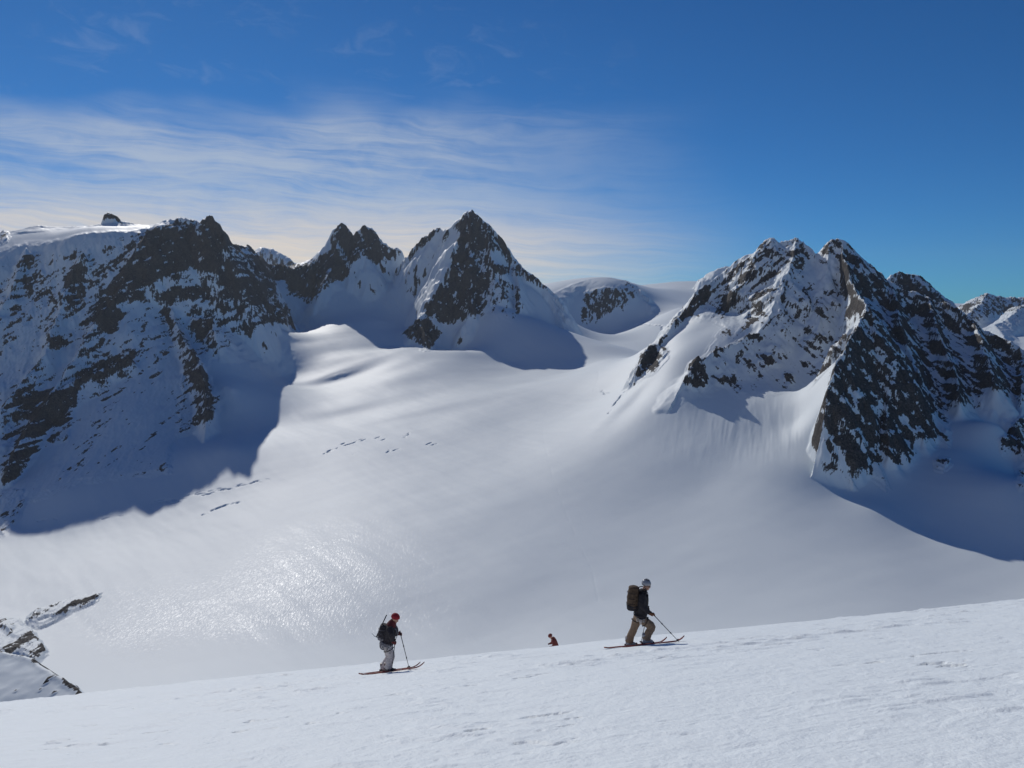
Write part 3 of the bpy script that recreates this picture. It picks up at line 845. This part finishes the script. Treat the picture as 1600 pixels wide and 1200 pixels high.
def head_shape(bm, c, yaw, pitch, s=1.0):
    Rm = Matrix.Rotation(yaw, 3, 'Z') @ Matrix.Rotation(pitch, 3, 'Y')
    def q(x, y, z): return Vector(c) + Rm @ (Vector((x, y, z)) * s)
    def bl(p, r):
        r = tuple(v * s for v in r)
        bmesh.ops.create_uvsphere(bm, u_segments=16, v_segments=10, radius=1.0, matrix=Matrix.Translation(q(*p)) @ Rm.to_4x4() @ Matrix.Diagonal((r[0], r[1], r[2], 1)))
    bl((0, 0, .03), (.098, .076, .090)); bl((.022, 0, -.035), (.070, .060, .075)); bl((.055, 0, -.088), (.028, .030, .022))
    bl((.092, 0, -.012), (.016, .013, .026)); bl((.104, 0, -.026), (.013, .015, .011))      # nose
    bl((.080, 0, -.055), (.014, .024, .006)); bl((.078, 0, -.066), (.014, .021, .007))      # lips
    bl((.078, 0, .022), (.018, .052, .011))                                                  # brow
    for sy in (-1, 1):
        bl((-.005, .076 * sy, -.010), (.020, .010, .032)); bl((.058, .042 * sy, -.030), (.026, .020, .024))
    return q, Rm

def g_at(x, y):
    a = np.array([x], np.float32); b = np.array([y], np.float32)
    return float(near_full(a, b)[0])

def person(loc, J, mats, label, s=1.0, yaw=0.0, sleeve=1.0, skirt=False):
    root = bpy.data.objects.new('person', None); COL.objects.link(root)
    root.location = loc; root.rotation_euler = (0, 0, yaw)
    root['label'] = label; root['category'] = 'person'
    V = {k: Vector(v) for k, v in J.items()}
    # body: one continuous surface
    bm = bmesh.new()
    loft(bm, [V['pelvis'] - Vector((0, 0, .08)), V['pelvis'], V['waist'], V['chest'], V['neck'] - Vector((.01, 0, .05)), V['neck']],
         [(.09, .14), (.115, .165), (.10, .145), (.12, .17), (.10, .17), (.055, .06)])
    loft(bm, [V['neck'] - Vector((0, 0, .03)), V['neck'].lerp(V['head'], .5), V['head'] - Vector((.01, 0, .03))], [.058, .055, .052])
    q, Rm = head_shape(bm, V['head'], J.get('yawh', 0) if not isinstance(J.get('yawh', 0), Vector) else 0, J['pitch'][0], s)
    for d in 'rl':
        loft(bm, [V['sh' + d], V['el' + d], V['ha' + d]], [.052, .040, .027])
        hand(bm, V['ha' + d], V['gr' + d], V['up' + d], (0, 0, 0), sgn=-1 if d == 'r' else 1)
        loft(bm, [V['hip' + d], V['kn' + d], V['kn' + d].lerp(V['an' + d], .3), V['an' + d], V['an' + d] - Vector((0, 0, .04))], [(.085, .08), .056, .055, .036, .036])
        loft(bm, [V['an' + d] + Vector((-.05, 0, -.05)), V['an' + d] + Vector((.06, 0, -.055)), V['an' + d] + Vector((.14, 0, -.055))], [.032, .036, .026])
    fuse(link('body', bm, mats['skin'], root), .0075, 3)
    bmg = None
    # trousers
    bm = bmesh.new()
    loft(bm, [V['pelvis'] - Vector((0, 0, .10)), V['pelvis'], V['waist'] - Vector((0, 0, .04))], [(.12, .16), (.14, .18), (.125, .165)])
    for d in 'rl':
        m_ = V['kn' + d].lerp(V['an' + d], .55)
        loft(bm, [V['hip' + d], V['hip' + d].lerp(V['kn' + d], .5), V['kn' + d], m_ + Vector((-.01, 0, 0)), V['an' + d] + Vector((.005, 0, -.015))],
             [(.115, .105), (.105, .095), (.090, .082), (.092, .082), (.105, .09)])
    fuse(link('trousers', bm, mats['trousers'], root), .012, 3, .008, 10)
    # jacket
    bm = bmesh.new()
    top = V['neck'] + (V['head'] - V['neck']) * .30
    loft(bm, [V['pelvis'] + Vector((0, 0, .0 if not skirt else .03)), V['waist'], V['chest'] - Vector((0, 0, .03)), V['chest'] + (V['neck'] - V['chest']) * .55, V['neck'] - Vector((0, 0, .015)), top],
         [(.155, .20), (.150, .19), (.160, .21), (.135, .215), (.09, .11), (.078, .082)])
    for d in 'rl':
        e_ = V['sh' + d]
        loft(bm, [e_ + Vector((0, .04 if d == 'r' else -.04, .01)), e_.lerp(V['el' + d], .5), V['el' + d], V['el' + d].lerp(V['ha' + d], .5), V['ha' + d].lerp(V['el' + d], .12)],
             [.088 * sleeve, .078 * sleeve, .072 * sleeve, .062 * sleeve, .050 * sleeve])
    fuse(link('jacket', bm, mats['jacket'], root), .012, 3, .009, 8)
    for d in 'rl':
        bm = bmesh.new()
        w0 = V['ha' + d]; e0 = V['el' + d]
        loft(bm, [w0.lerp(e0, .22), w0.lerp(e0, .05), w0.lerp(V['gr' + d], .3)], [.050, .040, .038])
        hand(bm, V['ha' + d], V['gr' + d], V['up' + d], (0, 0, 0), thick=.0135, sgn=-1 if d == 'r' else 1)
        fuse(link('glove', bm, mats['glove'], root), .0065, 2)
        bm = bmesh.new()
        an = V['an' + d]; so = V['sole' + d].z
        loft(bm, [Vector((an.x - .03, an.y, an.z + .12)), Vector((an.x - .02, an.y, an.z + .02)), Vector((an.x + .01, an.y, so + .055))], [(.072, .06), (.070, .055), (.075, .052)])
        loft(bm, [Vector((an.x - .085, an.y, so + .05)), Vector((an.x, an.y, so + .055)), Vector((an.x + .10, an.y, so + .055)), Vector((an.x + .175, an.y, so + .04))],
             [(.050, .042), (.055, .048), (.050, .048), (.030, .040)])
        bt = fuse(link('boot', bm, mats['boot'], root), .010, 2)
        for xx_, zz_ in ((-.01, .085), (.06, .10), (.10, .10)):
            bm = bmesh.new(); box(bm, (an.x + xx_, an.y - .055, so + zz_), (.03, .012, .012))
            link('buckle', bm, MT['steel'], bt)
    for sy in (-1, 1):
        bm = bmesh.new(); ball(bm, q(.082, .031 * sy, .003), .012 * s, 10)
        link('eye', bm, MT['lens'], root)
    return root, V, q, Rm

def pack(loc, c0, c1, w_, dpt, m_bag, m_low, label, lid=True, yaw=0.0):
    root = bpy.data.objects.new('backpack', None); COL.objects.link(root)
    root.location = loc; root.rotation_euler = (0, 0, yaw); root['label'] = label; root['category'] = 'backpack'; root['group'] = 'backpacks of the ski tourers'
    a = Vector(c0); b = Vector(c1)
    bm = bmesh.new()
    loft(bm, [a, a.lerp(b, .12), a.lerp(b, .5), a.lerp(b, .85), b], [(dpt * .35, w_ * .7), (dpt * .5, w_ * .95), (dpt * .56, w_), (dpt * .5, w_ * .9), (dpt * .30, w_ * .6)], power=2.3)
    fuse(link('bag', bm, m_bag, root), .012, 2, .012, 9)
    up = (b - a).normalized()
    bm = bmesh.new(); loft(bm, [a + up * .0 - Vector((.01, 0, .01)), a.lerp(b, .22) - Vector((.012, 0, 0))], [(dpt * .46, w_ * .92), (dpt * .54, w_ * 1.0)], power=2.8)
    fuse(link('lower_panel', bm, m_low, root), .012, 2, .006, 9)
    bm = bmesh.new(); loft(bm, [b - up * .05, b + up * .01, b + up * .04], [(dpt * .50, w_ * .85), (dpt * .48, w_ * .8), (dpt * .25, w_ * .5)], power=2.6)
    fuse(link('lid', bm, m_bag, root), .012, 2, .006, 9)
    for sy in (-1, 1):
        bm = bmesh.new()
        p0 = b + Vector((dpt * .35, sy * .09, -.04))
        loft(bm, [p0, p0 + Vector((.13, sy * .01, .035)), p0 + Vector((.235, 0, -.06)), p0 + Vector((.21, sy * .03, -.25)), a.lerp(b, .2) + Vector((dpt * .45, sy * .15, 0))],
             [(.008, .03)] * 5, seg=8)
        link('shoulder_strap', bm, m_low, root)
    for fz in (.3, .55, .8):
        bm = bmesh.new(); p0 = a.lerp(b, fz)
        loft(bm, [p0 + Vector((dpt * .1, -w_ * 1.03, 0)), p0 + Vector((-dpt * .35, -w_ * .95, 0)), p0 + Vector((-dpt * .60, 0, 0)), p0 + Vector((-dpt * .35, w_ * .95, 0))], [(.008, .004)] * 4, side=(0, 0, 1), seg=6)
        link('compression_strap', bm, m_low, root)
    return root

def pole(top, tip, label, up_extra=.06):
    a = Vector(top); b = Vector(tip); d = (b - a).normalized()
    root = bpy.data.objects.new('ski_pole', None); COL.objects.link(root); root.location = b
    root['label'] = label; root['category'] = 'ski pole'; root['group'] = 'ski poles of the tourers'
    a = a - b; z0 = Vector((0, 0, 0))
    bm = bmesh.new(); loft(bm, [a, a.lerp(z0, .5), -d * .0 + z0 + d * .03], [.0105, .0090, .006], seg=8, sub=1); link('shaft', bm, MT['alu'], root)
    bm = bmesh.new(); loft(bm, [a - d * up_extra, a - d * (up_extra - .02), a + d * .07], [.02, .016, .017], seg=10, sub=1); link('grip', bm, MT['black'], root)
    bm = bmesh.new(); p = -d * .07
    loft(bm, [p - d * .012, p, p + d * .006], [.012, .045, .040], seg=14, sub=1); link('basket', bm, MT['black'], root)
    for f_ in (.36, .68):
        bm = bmesh.new(); pp = a * (1 - f_); loft(bm, [pp - d * .02, pp + d * .02], [.015, .015], seg=8, sub=1)
        link('clamp', bm, MT['alu'], root)
    return root

def ski(tail, tip, label, binding_x, heel_x, lift=0.0):
    """tail / tip on the snow, world XY"""
    a = Vector((tail[0], tail[1], g_at(*tail) + .03)); b = Vector((tip[0], tip[1], g_at(*tip) + .03 + lift))
    root = bpy.data.objects.new('ski', None); COL.objects.link(root); root.location = (a + b) / 2
    root['label'] = label; root['category'] = 'ski'; root['group'] = 'touring skis'
    L = (b - a).length; fx = (b - a).normalized()
    nrm = Vector((-.1, .385, 1)).normalized()
    fy = nrm.cross(fx).normalized(); fz = fx.cross(fy).normalized()
    M3 = Matrix((fx, fy, fz)).transposed()
    def strip(bm, x0, x1, zt, zb, wf=1.0, y0=-1, y1=1, n_=24):
        prev = None
        for i in range(n_ + 1):
            x = x0 + (x1 - x0) * i / n_
            t_ = x / L + .5
            wd = (.046 + .012 * (2 * t_ - 1) ** 2) * wf
            if t_ > .93: wd *= max(.12, 1 - ((t_ - .93) / .07) ** 2 * .85)
            if t_ < .03: wd *= .75
            c = .10 * max(0, (t_ - .84) / .16) ** 2 + .02 * max(0, (.06 - t_) / .06)
            ring = [bm.verts.new(M3 @ Vector((x, y * wd, z + c))) for y, z in ((y0, zb), (y1, zb), (y1, zt), (y0, zt))]
            if prev:
                for k in range(4): bm.faces.new((prev[k], prev[(k + 1) % 4], ring[(k + 1) % 4], ring[k]))
            else: bm.faces.new(list(reversed(ring)))
            prev = ring
        bm.faces.new(prev)
    bm = bmesh.new(); strip(bm, -L / 2, L / 2, .010, -.018); link('ski_body', bm, MT['skir'], root)
    bm = bmesh.new(); strip(bm, L * .30, L * .40, .0135, .005, .9, n_=6); link('topsheet_graphic', bm, MT['skiw'], root)
    bm = bmesh.new(); strip(bm, -L * .49, -L * .42, .0135, .005, .9, n_=6); link('topsheet_graphic', bm, MT['skiw'], root)
    bm = bmesh.new(); strip(bm, L * .10, L * .14, .0135, .005, .9, n_=4); link('topsheet_graphic', bm, MT['skiw'], root)
    for nm, xx_ in (('toe_binding', binding_x), ('heel_binding', heel_x)):
        bm = bmesh.new()
        for c, d in (((xx_, 0, .016), (.09, .075, .018)), ((xx_ + (.01 if nm[0] == 't' else -.02), 0, .030), (.05, .06, .035))):
            bmesh.ops.create_cube(bm, size=1.0, matrix=M3.to_4x4() @ Matrix.Translation(c) @ Matrix.Diagonal((d[0], d[1], d[2], 1)))
        link(nm, bm, MT['bind'], root)
        fuse(root.children[-1], .004, 1)
    return root

def img(px, py, Y):          # point seen at a column / row of the photograph, at a distance
    return Vector(P(px, py, Y))

# --- right skier ------------------------------------------------------
Y2 = 20.0; k2 = Y2 * .15625 / F
X2 = (840 + 1010 * .15625 - 800) / F * Y2
G2 = g_at(X2, Y2); L2 = Vector((X2, Y2, G2))
def z2(X, Z, y=0.0, persp=False):
    return Vector(((X - 1010) * k2, y, (775 - Z) * k2 - (.4265 * y if persp else 0)))
gf = lambda L0, x, y: g_at(L0.x + x, L0.y + y) - L0.z
def feet(J, L0, an_r, an_l, lift=.035):
    for d, (x, y) in (('r', an_r), ('l', an_l)):
        so = gf(L0, x + .02, y) + lift
        J['an' + d] = (x, y, so + .115); J['sole' + d] = (x, y, so)
J = dict(head=z2(1087, 172, -.005), pitch=(.18, 0, 0), neck=z2(1056, 236), chest=z2(1045, 305), waist=z2(1040, 415), pelvis=z2(1026, 482),
         shr=(.075, -.185, 1.315), shl=(.10, .185, 1.315), elr=z2(1030, 388, -.27, True), ell=(.19, .27, 1.0), har=z2(1108, 462, -.26, True), hal=(.22, .30, .80),
         hipr=z2(1040, 500, -.085), hipl=z2(1010, 500, .085), knr=z2(1136, 588, -.12, True), knl=z2(968, 612, .11, True))
feet(J, L2, (.165, -.12), (-.225, .12))
tip_r = z2(1388, 757, -.34, True); tip_r.z = gf(L2, tip_r.x, tip_r.y)
tip_l = Vector((.12, .42, 0)); tip_l.z = gf(L2, .12, .42)
J['grr'] = Vector(J['har']) + Vector((.075, -.01, -.012)); J['upr'] = (J['grr'] - tip_r).normalized()
J['grl'] = Vector(J['hal']) + Vector((.07, .01, -.01)); J['upl'] = (J['grl'] - tip_l).normalized()
J['yawh'] = -.45
def run_person(L0, J, *a, **k):
    yh = J.pop('yawh')
    global head_shape
    hs = head_shape
    head_shape = lambda bm, c, yw, pt, s=1.0: hs(bm, c, yh, pt, s)
    r = person(L0, J, *a, **k)
    head_shape = hs
    return r
r2_, V2, q2, R2 = run_person(L2, J, dict(skin=MT['skin'], trousers=MT['tan'], jacket=MT['black'], glove=MT['glove'], boot=MT['boot']),
    'person in black jacket and tan trousers with silver helmet, striding uphill on skis')
def helmet(root, q, Rm, m_, name='helmet', s=1.0):
    bm = bmesh.new()
    bmesh.ops.create_uvsphere(bm, u_segments=28, v_segments=18, radius=1.0, matrix=Matrix.Translation(q(-.008, 0, .045)) @ Rm.to_4x4() @ Matrix.Diagonal((.122 * s, .102 * s, .108 * s, 1)))
    cut = q(0, 0, .022); nrm_ = Rm @ Vector((-.25, 0, 1))
    bmesh.ops.bisect_plane(bm, geom=bm.verts[:] + bm.edges[:] + bm.faces[:], plane_co=cut, plane_no=nrm_, clear_inner=True)
    bmesh.ops.holes_fill(bm, edges=[e for e in bm.edges if e.is_boundary])
    h_ = link(name, bm, m_, root)
    return h_
h_ = helmet(r2_, q2, R2, MT['silver'])
for y in (-.03, .03):
    bm = bmesh.new(); loft(bm, [q2(.06, y, .135), q2(-.01, y, .158), q2(-.08, y, .125)], [(.005, .010)] * 3, seg=8)
    link('vent', bm, MT['dark'], h_)
bm = bmesh.new(); loft(bm, [q2(-.02, -.098, .03), q2(.01, -.088, -.05), q2(.045, -.03, -.108), q2(.045, .03, -.108), q2(.01, .088, -.05)], [(.004, .008)] * 5, side=(1, 0, 0), seg=6)
link('chin_strap', bm, MT['dark'], h_)
bm = bmesh.new()
for sy in (-1, 1): bmesh.ops.create_uvsphere(bm, u_segments=12, v_segments=8, radius=1, matrix=Matrix.Translation(q2(.093, .033 * sy, .002)) @ R2.to_4x4() @ Matrix.Diagonal((.012, .032, .022, 1)))
for sy in (-1, 1): loft(bm, [q2(.088, .055 * sy, .006), q2(.03, .082 * sy, .006), q2(-.01, .084 * sy, .0)], [(.005, .005)] * 3, seg=6)
loft(bm, [q2(.104, -.02, .004), q2(.106, .02, .004)], [(.005, .006)] * 2, seg=6, sub=1)
sg = fuse(link('sunglasses', bm, MT['lens'], r2_), .004, 1)
# harness with gear
def harness(root, V, m1):
    bm = bmesh.new()
    c = V['pelvis'] + Vector((0, 0, .06))
    ring = [(c + Vector((math.cos(a) * .165, math.sin(a) * .205, 0))) for a in [i * math.pi / 8 for i in range(17)]]
    loft(bm, ring, [(.006, .022)] * 17, side=(0, 0, 1), seg=6, sub=1)
    link('harness', bm, m1, root)
    for d in 'rl':
        bm = bmesh.new()
        c = V['hip' + d].lerp(V['kn' + d], .32); ax = (V['kn' + d] - V['hip' + d]).normalized()
        e1 = Vector((0, 1, 0)); e2 = ax.cross(e1).normalized()
        loft(bm, [c + e1 * math.cos(a) * .112 + e2 * math.sin(a) * .125 for a in [i * math.pi / 6 for i in range(13)]], [(.018, .006)] * 13, side=tuple(ax), seg=6, sub=1)
        link('leg_loop', bm, m1, root)
    for dx, dz in ((-.10, .0), (-.04, -.02), (.06, -.02)):
        bm = bmesh.new(); c = V['pelvis'] + Vector((dx, -.205, .02 + dz))
        loft(bm, [c + Vector((math.cos(a) * .022, 0, -.03 + math.sin(a) * .04)) for a in [i * math.pi / 5 for i in range(11)]], [(.006, .006)] * 11, seg=6, sub=1)
        link('carabiner', bm, MT['steel'], root)
    bm = bmesh.new(); c = V['pelvis'] + Vector((-.02, -.215, -.05)); loft(bm, [c + Vector((0, 0, .05)), c, c - Vector((.01, 0, .07))], [(.03, .02), (.04, .025), (.02, .015)]); link('gear_pouch', bm, MT['webbing'], root)
harness(r2_, V2, MT['dark'])
pack(L2, z2(948, 408), z2(964, 196), .145, .27, MT['olive'], MT['black'], 'large olive brown backpack on the back of the skier with the silver helmet')
pole(L2 + Vector(J['grr']) + Vector(J['upr']) * .03, L2 + tip_r, 'thin dark ski pole planted ahead, held in the near glove of the helmeted skier')
pole(L2 + Vector(J['grl']) + Vector(J['upl']) * .03, L2 + tip_l, 'thin dark ski pole partly hidden behind the legs of the helmeted skier')
ski((L2.x - .46, L2.y - .12), (L2.x + 1.14, L2.y - .12), 'red touring ski under the front boot of the helmeted skier', .0, -.24)
ski((L2.x - .85, L2.y + .12), (L2.x + .75, L2.y + .12), 'red touring ski under the rear boot of the helmeted skier', .0, -.24)

# --- left skier -------------------------------------------------------
Y1 = 20.3; k1 = Y1 * .125 / F
X1 = (540 + 520 * .125 - 800) / F * Y1
L1 = Vector((X1, Y1, g_at(X1, Y1)))
def z1(X, Z, y=0.0, persp=False):
    return Vector(((X - 520) * k1, y, (965 - Z) * k1 - (.455 * y if persp else 0)))
J = dict(head=z1(618, 297), pitch=(.45, 0, 0), neck=z1(578, 362), chest=z1(560, 425), waist=z1(545, 530), pelvis=z1(525, 600),
         shr=z1(562, 395, -.17), shl=z1(575, 395, .17), elr=z1(590, 505, -.24, True), ell=z1(610, 470, .23, True), har=z1(602, 585, -.20, True), hal=z1(640, 478, .26, True),
         hipr=z1(530, 625, -.08), hipl=z1(518, 625, .08), knr=z1(578, 765, -.10, True), knl=z1(535, 780, .10, True))
feet(J, L1, (.035, -.11), (-.105, .11))
tip_r = z1(596, 935, -.30, True); tip_r.z = gf(L1, tip_r.x, tip_r.y)
tip_l = z1(785, 958, .20, True); tip_l.z = gf(L1, tip_l.x, tip_l.y)
J['grr'] = Vector(J['har']) + Vector((.06, -.01, -.03)); J['upr'] = (J['grr'] - tip_r).normalized()
J['grl'] = Vector(J['hal']) + Vector((.06, .01, -.02)); J['upl'] = (J['grl'] - tip_l).normalized()
J['yawh'] = -.2
r1_, V1, q1, R1 = run_person(L1, J, dict(skin=MT['skin'], trousers=MT['pale'], jacket=MT['dark'], glove=MT['gloved'], boot=MT['bootd']),
    'person in dark jacket, red beanie and pale trousers, hunched forward on skis', s=.95, skirt=True)
hb = helmet(r1_, q1, R1, MT['red'], 'beanie', .95)
fuse(hb, .01, 2, .003, 30)
bm = bmesh.new()
nk = V1['neck']; hd = V1['head']
loft(bm, [nk - Vector((.03, 0, .10)), nk - Vector((.01, 0, .02)), nk.lerp(hd, .42), nk.lerp(hd, .70)], [(.150, .20), (.115, .15), (.088, .09), (.075, .075)])
fuse(link('scarf', bm, MT['burg'], r1_), .01, 2, .010, 14)
# jacket knotted round the hips
bm = bmesh.new()
loft(bm, [V1['pelvis'] + Vector((-.01, 0, .06)), V1['pelvis'] + Vector((-.03, 0, -.02)), V1['pelvis'] + Vector((-.04, 0, -.11))], [(.165, .21), (.175, .215), (.155, .20)])
fuse(link('overskirt', bm, MT['grey'], r1_), .012, 2, .010, 10)
harness(r1_, V1, MT['dark'])
pack(L1, z1(462, 545), z1(490, 385), .145, .24, MT['dark'], MT['grey'], 'small black backpack on the back of the skier with the red beanie')
def axe(a, b, label):
    a = Vector(a); b = Vector(b); d = (a - b).normalized()
    root = bpy.data.objects.new('ice_axe', None); COL.objects.link(root); root.location = b
    root['label'] = label; root['category'] = 'ice axe'
    a = a - b
    bm = bmesh.new(); loft(bm, [Vector((0, 0, 0)), a], [(.014, .009)] * 2, seg=8, sub=1); link('shaft', bm, MT['alu'], root)
    bm = bmesh.new(); e = d.cross(Vector((0, 1, 0))).normalized()
    loft(bm, [e * -.10 + d * -.01, e * -.02, e * .06, e * .15 + d * .045], [(.006, .022), (.010, .016), (.008, .012), (.003, .004)], seg=8, sub=2)
    link('axe_head', bm, MT['steel'], root)
axe(L1 + z1(514, 245, -.02), L1 + z1(385, 520, -.02), 'dark ice axe strapped to the black backpack, its shaft sticking up behind the shoulder')
pole(L1 + Vector(J['grr']) + Vector(J['upr']) * .03, L1 + tip_r, 'thin dark ski pole upright beside the pale trousers of the beanie skier')
pole(L1 + Vector(J['grl']) + Vector(J['upl']) * .03, L1 + tip_l, 'thin dark ski pole slanting forward from the far hand of the beanie skier')
ski((L1.x - .62, L1.y - .11), (L1.x + .97, L1.y - .11), 'red touring ski under the front boot of the beanie skier', .02, -.22, .03)
ski((L1.x - .74, L1.y + .11), (L1.x + .84, L1.y + .11), 'red touring ski under the rear boot of the beanie skier', .02, -.22, .03)

# --- third person, mostly below the brow ------------------------------
Y3 = 44.0
X3 = (866 - 800) / F * Y3
L3 = Vector((X3, Y3, g_at(X3, Y3)))
J = dict(head=(.20, 0, 1.29), pitch=(.7, 0, 0), neck=(.09, 0, 1.19), chest=(.02, 0, 1.06), waist=(-.06, 0, .86), pelvis=(-.09, 0, .74),
         shr=(.04, -.19, 1.14), shl=(.04, .19, 1.14), elr=(.06, -.27, .86), ell=(.06, .27, .86), har=(.24, -.24, .78), hal=(.24, .24, .78),
         hipr=(-.08, -.09, .72), hipl=(-.08, .09, .72), knr=(.06, -.1, .42), knl=(-.04, .1, .40))
g3 = lambda x, y: g_at(L3.x - x, L3.y - y) - L3.z
for d, (x, y) in (('r', (-.02, -.11)), ('l', (-.18, .11))):
    so = g3(x, y); J['an' + d] = (x, y, so + .115); J['sole' + d] = (x, y, so)
for d in 'rl':
    J['gr' + d] = Vector(J['ha' + d]) + Vector((.06, 0, -.02)); J['up' + d] = (-.2, 0, 1)
J['yawh'] = .1
r3_, V3, q3, R3 = run_person(L3, J, dict(skin=MT['skin'], trousers=MT['dark'], jacket=MT['rust'], glove=MT['gloved'], boot=MT['bootd']),
    'person in rust red jacket bending forward, only head and shoulders showing over the slope', yaw=math.pi)
hb = helmet(r3_, q3, R3, MT['rust'], 'hood', 1.05)
# ------------------------------------------------------------------ air
hz = bpy.data.meshes.new('haze')
bm = bmesh.new(); bmesh.ops.create_cube(bm, size=1.0)
for v in bm.verts:
    v.co = Vector((v.co.x * 24000, v.co.y * 12000 + 5600, v.co.z * 2300 - 350))
bm.to_mesh(hz); bm.free()
ho = bpy.data.objects.new('haze', hz); COL.objects.link(ho); ho['kind'] = 'stuff'
hm = bpy.data.materials.new('thin_air'); hm.use_nodes = True
t = NT(hm.node_tree)
vol = t.n('ShaderNodeVolumePrincipled', Color=(.80, .90, 1.0, 1), Density=1.4e-5, Anisotropy=.35)
t.n('ShaderNodeOutputMaterial', Volume=vol.outputs[0])
hz.materials.append(hm)
